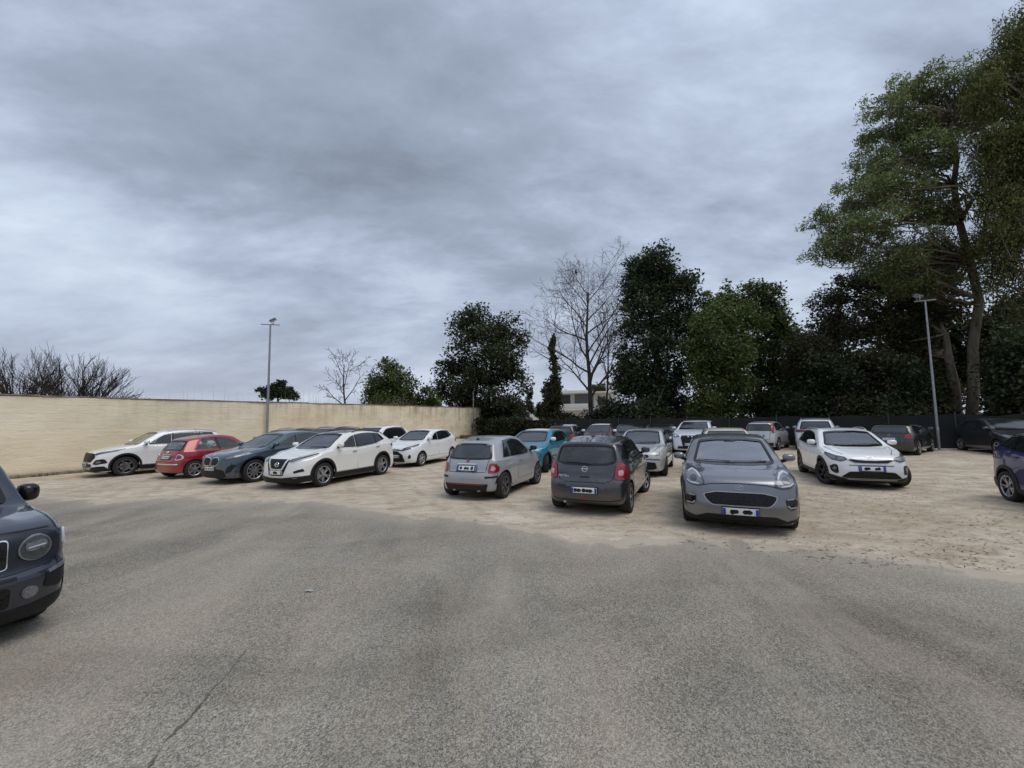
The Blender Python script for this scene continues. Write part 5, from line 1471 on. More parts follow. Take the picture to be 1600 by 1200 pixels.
def far_rear(name, label, loc, hd, p, L=4.2, W=1.75, H=1.55, belt=1.0, lights='low', rails=None, rs=.3, lm=None, cladding=True, z1=None):
    r = .33; s = spec(L, W, H, L*.62, L*.195, r, .85, L*.26, 1.05, L*.46, L*.6, H-.08, belt, belt+.05, p, rslope=rs, kf=.30, near=False)
    c = Car(name, label, loc, hd, s); w = W/2; b = belt+.05
    c.window('windscreen', 'front', [(-w*.75, 1.09), (w*.75, 1.09), (w*.62, H-.11), (-w*.62, H-.11)], SCREEN)
    c.side_windows(L*.285, L*.88, L*.84, [(L*.52, .05), (L*.74, .03)], [FARGLASS, PRIV, PRIV])
    c.window('rear_window', 'rear', [(-w*.70, b+.03), (w*.70, b+.03), (w*.60, H-.16), (-w*.60, H-.16)], PRIV)
    lm = lm or TAILRED
    if lights == 'high': c.panel('tail_light', 'rear', [(w*.76, b-.10), (w*.70, b+.04), (w*.63, H-.16), (w*.76, H-.17), (w*.86, b), (w*.88, b-.10)], lm, .016, .02, True)
    elif lights == 'wide': c.panel('tail_light', 'rear', [(w*.40, b-.12), (w*.42, b-.02), (w*.86, b-.0), (w*.92, b-.12), (w*.8, b-.17)], lm, .014, .02, True)
    else: c.panel('tail_light', 'rear', [(w*.58, b-.20), (w*.60, b-.03), (w*.86, b-.02), (w*.90, b-.14), (w*.84, b-.22)], lm, .014, .02, True)
    c.plate('rear', b-.25 if lights != 'wide' else .55, blank='text'); c.badge('rear', b-.08, 'ring', .04)
    if cladding: c.panel('rear_skirt', 'rear', [(-w*.94, .25), (-w*.9, .42), (w*.9, .42), (w*.94, .25)], PLASTIC, .012, .03)
    c.line('tailgate_seam', 'rear', [(-w*.66, b), (-w*.62, .58), (w*.62, .58), (w*.66, b)], w=.014)
    c.doors(L*.27, [L*.525, L*.76]); c.mirrors(L*.32, out=.11)
    if rails: c.rails(L*.45, L*.9, rails)
    c.wheels('five', ALLOY, 0); c.finish(); return c
def back_rows():
    g = lambda px, d: Vector(at(px, 640, d)[:2]).to_3d()
    far_front('dark_estate', 'dark grey car with roof rails, only its roof showing behind the slate blue crossover', (-10.9, 20.1, 0), R(-112), DKGREY, 4.4, 1.8, 1.60, rails=SATIN)
    far_front('black_suv', 'black car with dark roof rails, only its roof showing behind the pearl white crossover', (-8.9, 20.0, 0), R(-112), BLACKP, 4.4, 1.8, 1.63, rails=GLOSSBLACK)
    far_front('white_suv', 'white sport utility car half hidden behind the pearl white crossover, tinted side windows', (-6.72, 20.5, 0), R(-111), WHITE, 4.4, 1.82, 1.66, glass=PRIV, rs=.5)
    far_front('cream_hatchback', 'cream white hatchback, only its roof and windscreen top showing behind the mid grey crossover', (7.25, 14.3, 0), R(-113), CREAM, 3.9, 1.7, 1.50)
    far_front('white_suv', 'white sport utility car with tall slatted grille in front of the dark fence', g(1086, 22.9), R(-121), COLDWHITE, 4.68, 1.89, 1.66, big=True, rs=.5, nose=.95)
    far_front('plum_hatchback', 'dark plum small car with white roof and white mirror in the back row', g(938, 24.0), R(-112), PLUM, 3.7, 1.66, 1.52, roof=WHITE, mir=WHITE, lampm=HEAD)
    far_front('black_hatchback', 'black car in the back row between the plum and silver cars', g(983, 24.5), R(-112), BLACKP, 4.1, 1.75, 1.50)
    far_front('black_saloon', 'black car in deep shade by the fence behind the silver hatchback', g(1030, 23.8), R(-112), DKGREY, 4.3, 1.78, 1.50)
    far_rear('black_hatchback', 'black car seen from behind with red tail light, behind the turquoise hatchback', g(885, 24.4), R(72), BLACKP, 4.1, 1.76, 1.53)
    far_rear('silver_van', 'silver tall hatchback seen from behind with high red tail lights beside the fence', g(1196, 23.9), R(46), SILVER, 3.65, 1.64, 1.55, lights='high', belt=.98, rs=.2)
    far_rear('white_suv', 'white sport utility car with roof rails seen from behind, left of the white crossover', g(1272, 23.5), R(54), COLDWHITE, 4.5, 1.88, 1.67, lights='wide', rails=SATIN, belt=1.06, rs=.32, lm=TAILDARK)
    far_rear('black_hatchback', 'black low hatchback seen from behind, parked right of the white crossover', g(1404, 20.4), R(36), BLACKP, 4.3, 1.77, 1.42, belt=.92, rs=.42, cladding=False)
    far_front('dark_suv', 'dark grey sport utility car in deep shade by the right lamp post', g(1562, 19.4), R(-113), DKGREY, 4.4, 1.82, 1.62, big=True)
for fn in (navy_suv, grey_crossover, charcoal_hatch, grey_mini, red_mini, pearl_suv, slate_suv, white_suv, white_hatch, teal_hatch, silver_hatch, white_crossover, cobalt_crossover, back_rows): fn()

# ------------------------------------------------------------------ trees and plants
def leaf_mat(name, dark, light, warm=None, sheen=.25):
    if name in MATS: return MATS[name]
    t = NT(name)
    g = t.node('ShaderNodeNewGeometry')
    c = t.ramp(g.outputs['Random Per Island'], [(.0, dark), (.55, tuple((a+b)/2 for a, b in zip(dark, light))), (.93, light)] + ([(1.0, warm)] if warm else []))
    n = t.noise(t.coord(), .55, 4, .6)
    c = t.mix(1.0, c, t.ramp(n, [(.3, .72), (.7, 1.28)]), 'MULTIPLY')
    t.base(c); t.set(Roughness=.5, Specular_IOR_Level=sheen)
    tl = t.node('ShaderNodeBsdfTranslucent'); t.l.new(t.mix(1.0, c, (1.25, 1.35, .8), 'MULTIPLY'), tl.inputs[0])
    ms = t.node('ShaderNodeMixShader'); ms.inputs[0].default_value = .28
    t.l.new(t.b.outputs[0], ms.inputs[1]); t.l.new(tl.outputs[0], ms.inputs[2]); t.l.new(ms.outputs[0], t.n['Material Output'].inputs[0])
    MATS[name] = t.m
    return t.m
def bark_mat(name, a, b, sc=3.0):
    if name in MATS: return MATS[name]
    t = NT(name)
    n = t.noise(t.mapped((sc, sc, sc*.22)), 2.2, 7, .7, .6)
    t.base(t.ramp(n, [(.32, a), (.62, b)])); t.set(Roughness=.9, Specular_IOR_Level=.15)
    t.bump(n, .7, .06)
    MATS[name] = t.m
    return t.m
BARK = bark_mat('grey_brown_bark', (.030, .025, .019), (.085, .072, .056))
PALEBARK = bark_mat('pale_eucalyptus_bark', (.060, .046, .033), (.215, .175, .135), 1.2)
TWIG = bark_mat('bare_twig_bark', (.045, .038, .032), (.105, .092, .078))
DARKTWIG = bark_mat('dark_twig_bark', (.030, .024, .020), (.065, .055, .046))
L_OAK = leaf_mat('holm_oak_leaves', (.021, .027, .014), (.080, .096, .048))
L_IVY = leaf_mat('ivy_leaves', (.017, .026, .014), (.072, .094, .048))
L_GREEN = leaf_mat('green_laurel_leaves', (.034, .052, .019), (.135, .170, .062))
L_LIGHT = leaf_mat('fresh_green_leaves', (.042, .062, .018), (.150, .185, .058))
L_EUC = leaf_mat('eucalyptus_leaves', (.085, .110, .048), (.265, .305, .140))
L_OLIVE = leaf_mat('olive_brown_leaves', (.062, .072, .026), (.200, .212, .090))
L_BROWN = leaf_mat('brownish_dark_leaves', (.028, .028, .015), (.098, .092, .050))
L_DARK = leaf_mat('deep_green_leaves', (.014, .022, .012), (.050, .068, .034))
L_HEDGE = leaf_mat('hedge_leaves', (.016, .024, .011), (.065, .081, .035))
L_DRY = leaf_mat('dry_stalks', (.14, .10, .05), (.34, .27, .15))

def leaf_mesh(name, P, size, aspect, mat, rng, parent=None, droop=0.0, up=.35):
    """one small folded blade per point"""
    n = len(P)
    nrm = rng.normal(size=(n, 3)); nrm[:, 2] = np.abs(nrm[:, 2])+up
    nrm /= np.linalg.norm(nrm, axis=1)[:, None]
    a = rng.normal(size=(n, 3)); a[:, 2] -= droop*2.2
    a -= nrm*np.sum(a*nrm, axis=1)[:, None]; a /= np.linalg.norm(a, axis=1)[:, None]+1e-9
    b = np.cross(nrm, a)
    s = size*rng.uniform(.55, 1.35, n)[:, None]
    l, w = a*s, b*s*aspect
    V = np.empty((n, 4, 3)); V[:, 0] = P-l*.5; V[:, 1] = P+w*.5+nrm*s*.10; V[:, 2] = P+l*.5; V[:, 3] = P-w*.5+nrm*s*.10
    me = bpy.data.meshes.new(name)
    me.vertices.add(n*4); me.vertices.foreach_set('co', V.reshape(-1).astype(np.float32))
    me.loops.add(n*4); me.loops.foreach_set('vertex_index', np.arange(n*4, dtype=np.int32))
    me.polygons.add(n); me.polygons.foreach_set('loop_start', np.arange(0, n*4, 4, dtype=np.int32)); me.polygons.foreach_set('loop_total', np.full(n, 4, np.int32))
    me.materials.append(mat); me.update(calc_edges=True)
    o = bpy.data.objects.new(name, me); COL.objects.link(o)
    if parent: o.parent = parent
    return o
def scatter(blobs, n, rng, clump=.42, shell=.55, per=26, droop=0.0, flat=1.0, lobes=9):
    """points in ragged clumps: each ellipsoid (centre, radii) breaks into lobes, each lobe into clumps"""
    C, Rr = [], []
    for c0, r0 in blobs:
        c0, r0 = np.array(c0, float), np.array(r0, float)
        C.append(c0); Rr.append(r0*.62)
        for _ in range(int(rng.integers(lobes-2, lobes+3)) if lobes else 0):
            d = rng.normal(size=3); d /= np.linalg.norm(d); d[2] = d[2]*.9+.1
            k = rng.uniform(.26, .50)
            C.append(c0+d*r0*rng.uniform(.62, 1.0)); Rr.append(r0*k*np.array([1.15, 1.15, .82]))
    C, Rr = np.array(C), np.array(Rr)
    wgt = (Rr[:, 0]*Rr[:, 1]*Rr[:, 2])**(2/3); wgt /= wgt.sum()
    k = max(1, n//per); bi = rng.choice(len(C), k, p=wgt)
    d = rng.normal(size=(k, 3)); d /= np.linalg.norm(d, axis=1)[:, None]
    rad = shell*(.70+.36*rng.uniform(0, 1, k)**.7) + (1-shell)*rng.uniform(0, 1, k)**(1/3)
    cc = C[bi]+d*Rr[bi]*rad[:, None]
    cs = np.minimum(clump*rng.uniform(.5, 1.3, k), Rr[bi].min(axis=1)*.9+.12)
    g = np.clip(rng.normal(size=(k*per, 3)), -1.7, 1.7)
    P = np.repeat(cc, per, axis=0)+g*np.repeat(cs, per)[:, None]*np.array([1, 1, flat])*.5
    if droop: P[:, 2] -= droop*np.clip(np.abs(rng.normal(size=len(P))), 0, 2)
    return P, cc
def limb(vs, fs, a, b, r0, r1, rng, n=7, wob=.06, sides=6, sag=0.0):
    a, b = Vector(a), Vector(b); L = (b-a).length; pts, rad = [], []
    o1 = Vector(rng.normal(size=3)); o2 = Vector(rng.normal(size=3))
    for i in range(n+1):
        t = i/n; p = a.lerp(b, t)
        p += (o1*math.sin(t*math.pi)+o2*math.sin(t*2*math.pi)*.6)*L*wob + Vector((0, 0, sag*L*math.sin(t*math.pi)))
        pts.append(p); rad.append(r0+(r1-r0)*t**.8)
    tube(vs, fs, pts, rad, sides)
    return pts
def leafy_tree(name, label, base, blobs, n, leaf, mat, seed, trunk_r=.2, trunk_top=None, bark=None, clump=.5, aspect=.62, shell=.55, limbs=14, per=26, droop=0.0, up=.35, cat='tree', group=None, trunk_pts=None, leandroop=0.0, flat=1.0, second=None, core=None):
    """blobs: (centre, (rx, ry, rz)) in the place's own metres; base: foot of the trunk"""
    rng = np.random.default_rng(seed)
    base = Vector(base); root = empty(name, base); tag(root, label, cat, group)
    bl = [((Vector(c)-base), r) for c, r in blobs]
    top = Vector(trunk_top)-base if trunk_top is not None else sum((c for c, r in bl), Vector())/len(bl)
    vs, fs = [], []
    if trunk_pts: tp = [Vector(p)-base for p in trunk_pts]; tube(vs, fs, tp, list(np.linspace(trunk_r, trunk_r*.35, len(tp))), 10)
    else: tp = limb(vs, fs, (0, 0, -.1), top, trunk_r, trunk_r*.35, rng, 9, .025, 10)
    P, cc = scatter(bl, n, rng, clump, shell, per, droop, flat)
    tips = [c for c, r in bl] + [Vector(cc[i]) for i in rng.choice(len(cc), min(limbs, len(cc)), False)]
    for c in tips:
        c = Vector(c)
        s = min(tp[2:], key=lambda q: (q-c).length + max(0, q.z-c.z)*.9)
        q = limb(vs, fs, s, c, trunk_r*.30, .02, rng, 6, .09, 5, .05)
        for _ in range(2):
            j = int(rng.integers(2, 6)); e = Vector(cc[rng.integers(len(cc))])
            near = min((Vector(cc[k]) for k in rng.integers(0, len(cc), 12)), key=lambda w: (w-q[j]).length)
            limb(vs, fs, q[j], near, trunk_r*.12, .012, rng, 5, .1, 4)
    mesh('trunk', vs, fs, bark or BARK, root, smooth=True)
    k = len(P); m2 = second
    if m2:
        sel = rng.uniform(size=k) < m2[1]
        leaf_mesh('crown', P[~sel], leaf, aspect, mat, rng, root, leandroop, up)
        leaf_mesh('lighter_leaves', P[sel], leaf, aspect, m2[0], rng, root, leandroop, up)
    else: leaf_mesh('crown', P, leaf, aspect, mat, rng, root, leandroop, up)
    return root
def B(px, py, rpx, d, ry=None, k=1.0):
    """a clump of crown centred where the eye sees (px, py), d metres away; radius in the same angular measure"""
    c = at(px, py, d); r = rpx*d/F_PX
    return (c, (r, r*.9, (ry or rpx)*d/F_PX*k))

def bare_tree(name, label, base, top_h, seed, spread=.55, levels=4, r0=.16, bark=None, lean=(0, 0), first=.3, kids=(7, 5, 4, 3), droop=.0, cat='tree', extra=None, ratio=.55, twist=.12, minr=.008):
    rng = np.random.default_rng(seed); base = Vector(base)
    root = empty(name, base); tag(root, label, cat)
    T, Tw = ([], []), ([], [])
    def grow(p, d, L, r, lev):
        n = 7 if lev == 0 else 5; pts, rad = [p.copy()], [r]; dd = d.normalized()
        for i in range(n):
            dd = (dd+Vector(rng.normal(size=3))*twist*(1 if lev else .5)+Vector((0, 0, .05*(1 if lev else 0)-droop*lev*.05))).normalized()
            pts.append(pts[-1]+dd*L/n); rad.append(max(r*(1-.75*(i+1)/n), minr*.7))
        tgt = T if lev < 1 else Tw
        tube(tgt[0], tgt[1], pts, rad, 8 if lev == 0 else (5 if lev == 1 else 3), cap=False)
        if lev >= levels: return
        k = kids[min(lev, len(kids)-1)]; a0 = rng.uniform(0, 6.28)
        for j in range(k):
            t = first+(1-first)*(j+.6)/k if lev == 0 else .22+.75*(j+.5)/k
            i = min(int(t*n), n-1); q = pts[i].lerp(pts[i+1], t*n-i)
            a0 += 2.4+rng.normal()*.3
            ax = (pts[i+1]-pts[i]).normalized(); u = ax.orthogonal().normalized(); v = ax.cross(u)
            side = u*math.cos(a0)+v*math.sin(a0)
            ang = rng.uniform(.55, 1.0)*spread*1.6
            nd = ax*math.cos(ang)+side*math.sin(ang)
            grow(q, nd, L*ratio*rng.uniform(.75, 1.2)*(1.15-.45*t if lev == 0 else 1), max(rad[i]*.55, minr), lev+1)
    grow(Vector((0, 0, -.05)), Vector((lean[0], lean[1], 1)), top_h, r0, 0)
    mesh('trunk', T[0], T[1], bark or TWIG, root, smooth=True)
    mesh('branches', Tw[0], Tw[1], bark or TWIG, root, smooth=True)
    if extra: extra(root, rng)
    return root

G = 'trees beyond the fence'
def foot(px, d): p = at(px, 650, d); return Vector((p.x, p.y, 0))
def plant_all():
    # far end of the wall: holm oak with a lower lobe
    d = 46
    leafy_tree('holm_oak', 'dark ragged evergreen tree rising above the far end of the cream wall', foot(765, d),
        [B(765, 520, 46, d, 40), B(735, 510, 28, d, 30), B(795, 530, 26, d+1, 30), B(722, 555, 24, d-1, 26), B(775, 575, 48, d, 38), B(805, 590, 24, d, 34), B(735, 600, 34, d-1, 32), B(770, 630, 48, d-1, 30), B(700, 582, 26, d+1, 16), B(690, 598, 22, d+1, 20), B(712, 615, 24, d+1, 18), B(800, 640, 28, d, 26), B(775, 655, 26, d, 22), B(718, 632, 26, d+2, 18), B(745, 636, 28, d+2, 20), B(762, 645, 24, d, 24)],
        30000, .33, L_OAK, 1, .28, at(765, 500, d), clump=.95, limbs=40, per=22, shell=.7)
    # small tree behind the wall
    d = 41
    leafy_tree('small_evergreen', 'small bushy green tree standing behind the cream wall beside a bare one', foot(610, d),
        [B(608, 590, 28, d, 26), B(592, 610, 24, d, 24), B(630, 608, 24, d, 22), B(610, 625, 40, d, 20), B(606, 570, 14, d, 12)], 9000, .27, L_GREEN, 2, .14, at(608, 575, d), clump=.8, limbs=20, per=20)
    for i, (px, py, r, lab) in enumerate(((672, 622, 16, 'low green bush peeping over the wall just left of the holm oak'), (650, 628, 12, 'pale low bush peeping over the wall right of the small bushy tree'))):
        leafy_tree('bush', lab, foot(px, 43), [B(px, py, r, 43), B(px+8, py+10, r, 43)], 1200, .32, L_LIGHT, 20+i, .05, at(px, py, 43), clump=.7, limbs=6, cat='bush')
    d = 62
    leafy_tree('stone_pine', 'round dark tree far behind the wall beside the left lamp post', foot(433, d),
        [B(433, 612, 22, d, 11), B(416, 616, 13, d, 9), B(452, 616, 12, d, 9), B(434, 606, 16, d, 8)], 6000, .36, L_DARK, 3, .3, at(433, 612, d), clump=1.0, limbs=10)
    # bare trees behind the wall
    bare_tree('bare_tree', 'slim leafless tree behind the wall beside the small bushy green tree', foot(541, 38), 7.6, 11, .75, 3, .14, first=.38, kids=(8, 5, 4), lean=(-.06, 0), ratio=.42, twist=.2, bark=DARKTWIG, minr=.022)
    def fan_tree(label, px, dd, stems, seed, h, lean, droop):
        """a pruned tree: long wands sweeping up from a low head, side shoots nearly parallel to them"""
        rng = np.random.default_rng(seed); base = foot(px, dd); root = empty('bare_tree', base); tag(root, label, 'tree')
        vs, fs, wv, wf = [], [], [], []
        head = Vector((0, 0, 2.0)); limb(vs, fs, (0, 0, -.1), head, .2, .15, rng, 4, .02, 8)
        def wand(p, d, L, r, lev, curl):
            n = 8; pts, rad = [p.copy()], [r]; dd_ = d.normalized()
            for i in range(n):
                dd_ = (dd_+curl/n+Vector(rng.normal(size=3))*.055).normalized(); pts.append(pts[-1]+dd_*L/n); rad.append(max(r*(1-.8*(i+1)/n), .010))
            tube(wv, wf, pts, rad, 5 if lev == 0 else 3, False)
            if lev >= 2: return
            for j in range(11 if lev == 0 else 6):
                t = .20+.72*(j+rng.uniform(0, .8))/(11 if lev == 0 else 6); i = min(int(t*n), n-1); ax = (pts[i+1]-pts[i]).normalized()
                s = Vector((rng.choice((-1, 1))*rng.uniform(.3, .75), rng.normal()*.4, rng.uniform(-.1, .25)))
                wand(pts[i], ax+s*.8, L*rng.uniform(.32, .55)*(1.2-t*.5), rad[i]*.6, lev+1, curl*.6+Vector((0, 0, .18)))
        for k in range(stems):
            f = (k+.5)/stems*2-1; f += rng.normal()*.07
            wand(head, Vector((f*1.05+lean, rng.normal()*.35, 1.0-.35*abs(f))), h*rng.uniform(.8, 1.1)*(1-.15*abs(f)), rng.uniform(.045, .07), 0, Vector((f*droop+lean*.3, 0, .35-abs(f)*droop*.8)))
        mesh('trunk', vs, fs, DARKTWIG, root, smooth=True); mesh('branches', wv, wf, DARKTWIG, root, smooth=True)
    fan_tree('fan of bare branches cut by the left picture edge above the wall', 30, 33, 15, 31, 5.9, -.10, .30)
    fan_tree('upright spray of bare branches above the wall, between two wider fans', 92, 34, 11, 32, 5.5, .0, .2)
    fan_tree('fan of bare branches sweeping right above the wall', 132, 33, 15, 35, 5.3, .34, .50)
    # tall bare tree with a perched bird
    d = 42
    def second_stem(root, rng): pass
    bare_tree('bare_tree', 'tall leafless tree with fine spreading twigs beside the ivy covered tree', foot(926, d), 14.4, 41, .66, 4, .28, first=.24, kids=(17, 8, 5, 3), ratio=.46, twist=.10, bark=TWIG, minr=.016)
    bare_tree('bare_tree', 'slender bare tree close behind the tall leafless one', foot(945, d+3), 12.0, 42, .40, 3, .14, first=.35, kids=(10, 5, 4), ratio=.34, twist=.10, bark=TWIG, minr=.018)
    bp = at(900, 425, d); bm = bmesh.new()
    r = bmesh.ops.create_icosphere(bm, subdivisions=2, radius=.13)
    bmesh.ops.transform(bm, matrix=Matrix.Translation(bp) @ Matrix.Rotation(R(60), 4, 'Y') @ Matrix.Diagonal((1.6, .8, .8, 1)), verts=r['verts'])
    r = bmesh.ops.create_icosphere(bm, subdivisions=2, radius=.075); bmesh.ops.translate(bm, verts=r['verts'], vec=bp+Vector((.03, 0, .22)))
    r = bmesh.ops.create_cone(bm, segments=6, radius1=.03, radius2=.003, depth=.12, cap_ends=True); bmesh.ops.transform(bm, matrix=Matrix.Translation(bp+Vector((-.07, 0, .22))) @ Matrix.Rotation(R(-90), 4, 'Y'), verts=r['verts'])
    add_box(bm, bp+Vector((.06, 0, -.26)), (.05, .09, .22), Matrix.Rotation(R(-14), 4, 'Y'))
    tag(bm_obj('bird', bm, simple('black_feathers', (.012, .012, .013), .6), smooth=True), 'small black bird perched high in the tall leafless tree', 'bird')
    # ivy-clad dead trunk
    d = 40
    tp = [foot(866, d), at(868, 620, d), at(868, 580, d), at(862, 550, d), at(866, 520, d)]
    def ivy_stump():
        rng = np.random.default_rng(6); base = Vector(tp[0]); root = empty('ivy_clad_trunk', base)
        tag(root, 'thin dead trunk wrapped in ivy, standing between the holm oak and the bare tree', 'tree')
        vs, fs = [], []; loc = [Vector(p)-base for p in tp]
        tube(vs, fs, loc, [.34, .26, .22, .16, .07], 8)
        for _ in range(34):
            t = rng.uniform(.25, .97)*4; i = min(int(t), 3); q = loc[i].lerp(loc[i+1], t-i)
            limb(vs, fs, q, q+Vector((rng.normal()*.55, rng.normal()*.4, rng.uniform(-.2, .7))), .035, .008, rng, 4, .15, 4)
        limb(vs, fs, loc[3]+Vector((0, 0, -.9)), loc[3]+Vector((-1.9, 0, .4)), .06, .02, rng, 6, .1, 5)
        mesh('trunk', vs, fs, DARKTWIG, root, smooth=True)
        bl = [(at(863, 640, d)-base, (.95, .9, 2.0)), (at(862, 610, d)-base, (.85, .8, 1.5)), (at(868, 590, d)-base, (.45, .45, 1.2)), (at(866, 665, d)-base, (1.1, 1.0, 1.3))]
        P, _ = scatter(bl, 7000, rng, .4, .5, 14, lobes=7)
        b2 = [((loc[2]*.6+loc[3]*.4), (.4, .4, 1.3)), (loc[3]+Vector((0, 0, .3)), (.3, .3, 1.2)), ((loc[3]+loc[4])/2, (.28, .28, 1.0))]
        P2, _ = scatter(b2, 900, rng, .3, .5, 10, lobes=0); leaf_mesh('ivy', np.concatenate([P, P2]), .25, .8, L_BROWN, rng, root)
    ivy_stump()
    # tall ivy-covered evergreen
    d = 36
    leafy_tree('ivy_covered_tree', 'tall very dark ivy covered tree in the middle of the back row', foot(1030, d),
        [B(1020, 415, 36, d, 30), B(1000, 440, 36, d, 34), B(1050, 440, 30, d, 32), B(985, 480, 26, d, 32), B(1025, 485, 52, d, 42), B(1070, 470, 20, d, 30), B(1005, 530, 36, d-1, 34), B(1050, 530, 36, d, 36), B(1020, 580, 44, d-1, 40), B(1055, 590, 26, d, 36), B(985, 600, 20, d, 24), B(1000, 598, 36, d, 30), B(1015, 640, 50, d-1, 42), B(1045, 640, 34, d, 34), B(975, 560, 16, d, 18), B(1078, 500, 12, d, 22)],
        42000, .27, L_IVY, 4, .42, at(1022, 400, d), clump=.85, limbs=40, per=24, shell=.68)
    for i, (px, dd, py, r, ry, lab) in enumerate(((922, 39, 662, 30, 18, 'dark bush below the white house, right of the ivy clad trunk'), (958, 38, 648, 34, 28, 'dark bush at foot of the tall leafless tree'), (985, 37, 660, 24, 24, 'dark bush at foot of the tall ivy covered tree'), (888, 40, 662, 20, 16, 'low olive bush in front of the white house balcony'))):
        leafy_tree('bush', lab, foot(px, dd), [B(px, py, r, dd, ry), B(px+r*.5, py+8, r*.7, dd, ry*.7), B(px-r*.5, py+10, r*.7, dd, ry*.7)], 5000, .24, L_DARK if i != 3 else L_HEDGE, 50+i, .08, at(px, py, dd), clump=.7, limbs=8, cat='bush')
    # green laurel group
    d = 33
    leafy_tree('green_tree', 'broad mid green leafy tree with fresh growth right of the ivy covered tree', foot(1128, d),
        [B(1120, 498, 34, d, 28), B(1103, 540, 28, d-1, 34), B(1150, 540, 40, d-1, 38), B(1165, 500, 26, d, 24), B(1115, 590, 38, d-1, 34), B(1150, 600, 30, d, 30), B(1108, 630, 30, d-1, 28), B(1135, 640, 30, d, 26), B(1092, 570, 16, d, 26)],
        28000, .24, L_LIGHT, 5, .20, at(1125, 510, d), clump=.8, limbs=26, per=22, shell=.68, second=(L_GREEN, .5))
    d = 36
    leafy_tree('laurel_tree', 'tall dark green tree behind the fresh green one, with a stepped leafy top', foot(1190, d),
        [B(1155, 462, 26, d, 22), B(1185, 470, 28, d, 26), B(1130, 480, 24, d, 22), B(1210, 495, 28, d, 26), B(1180, 510, 44, d, 30), B(1225, 535, 28, d, 34), B(1190, 560, 40, d, 36), B(1230, 590, 26, d, 34), B(1185, 615, 36, d, 30), B(1225, 640, 30, d, 30), B(1100, 475, 16, d, 16), B(1245, 610, 16, d, 20), B(1170, 648, 34, d, 24)],
        30000, .27, L_GREEN, 6, .30, at(1180, 480, d), clump=.85, limbs=36, per=22, shell=.7, second=(L_LIGHT, .25))
    # bare branches before the big eucalyptus
    bare_tree('bare_tree', 'thin dead trunk with bare twigs between the laurel and the big eucalyptus', foot(1258, 33), 9.2, 61, .8, 3, .12, first=.42, kids=(9, 5, 4), ratio=.36, twist=.14, bark=DARKTWIG, minr=.016)
    # big eucalyptus
    d = 29
    euc_tp = [foot(1512, d), at(1521, 610, d), at(1520, 540, d), at(1530, 470, d), at(1516, 410, d), at(1500, 350, d), at(1490, 290, d), at(1495, 250, d-.5), at(1486, 190, d-.5)]
    leafy_tree('eucalyptus_tree', 'huge eucalyptus with pale twisting trunk and airy crown leaning left over the lot', foot(1512, d),
        [B(1440, 135, 44, d, 32), B(1400, 165, 40, d, 30), B(1490, 145, 48, d, 40), B(1385, 205, 34, d+1, 22), B(1430, 205, 52, d+1, 34), B(1400, 250, 52, d+1, 32), B(1365, 285, 38, d+1, 26), B(1340, 315, 48, d+1, 30), B(1310, 350, 42, d+1, 30), B(1290, 385, 30, d+1, 28), B(1360, 360, 52, d, 36), B(1420, 310, 54, d, 38), B(1470, 240, 46, d-1, 44), B(1450, 380, 50, d, 40), B(1390, 405, 44, d, 34), B(1330, 395, 36, d+1, 24), B(1285, 340, 18, d+1, 14), B(1480, 320, 44, d, 40), B(1500, 200, 40, d+1, 44), B(1535, 130, 40, d+1, 34), B(1530, 200, 40, d+1, 50), B(1440, 440, 40, d+1, 30), B(1470, 400, 36, d+1, 36), B(1400, 450, 34, d+1, 24)],
        76000, .23, L_EUC, 7, .34, None, bark=PALEBARK, clump=.62, aspect=.36, shell=.45, limbs=110, per=26, leandroop=.6, flat=.75, trunk_pts=euc_tp)
    d = 26
    leafy_tree('weeping_eucalyptus', 'tall olive green tree with hanging foliage at the right picture edge', foot(1625, d),
        [B(1590, 60, 30, d, 30), B(1620, 40, 40, d, 50), B(1560, 100, 22, d, 16), B(1580, 130, 40, d, 40), B(1610, 180, 50, d, 60), B(1560, 220, 34, d, 50), B(1590, 290, 50, d, 60), B(1550, 320, 30, d-.5, 50), B(1600, 390, 60, d, 60), B(1585, 440, 36, d, 50), B(1640, 300, 60, d, 80), B(1535, 150, 30, d, 34), B(1660, 130, 60, d+1, 90), B(1535, 250, 28, d, 44), B(1600, 100, 44, d, 50), B(1580, 230, 44, d, 50), B(1560, 380, 34, d+1, 50), B(1620, 240, 60, d, 60), B(1595, 20, 24, d, 24), B(1620, 490, 44, d, 50)],
        70000, .25, L_OLIVE, 8, .5, at(1625, 100, d), bark=PALEBARK, clump=.65, aspect=.30, shell=.6, limbs=50, per=24, droop=.55, leandroop=1.6)
    d = 33
    leafy_tree('dark_eucalyptus', 'dark spreading tree behind the right lamp post with brownish lower crown', foot(1395, d),
        [B(1370, 430, 40, d, 30), B(1330, 460, 40, d, 26), B(1410, 440, 44, d, 36), B(1300, 480, 26, d, 22), B(1440, 480, 40, d, 36), B(1350, 510, 50, d, 34), B(1400, 520, 44, d, 36), B(1300, 530, 36, d, 30), B(1475, 430, 36, d, 50)],
        27000, .25, L_BROWN, 9, .36, at(1390, 430, d), clump=.8, aspect=.5, shell=.5, limbs=50, per=24, second=(L_GREEN, .22))
    d = 30
    stump_tp = [foot(1492, d), at(1490, 600, d), at(1482, 560, d), at(1478, 520, d)]
    leafy_tree('broken_tree', 'stout broken trunk with pale torn wood beside the eucalyptus', foot(1492, d), [B(1470, 500, 24, d+1, 24), B(1440, 540, 30, d+2, 26)], 2200, .3, L_BROWN, 10, .42, None, bark=PALEBARK, clump=.7, limbs=10, trunk_pts=stump_tp)
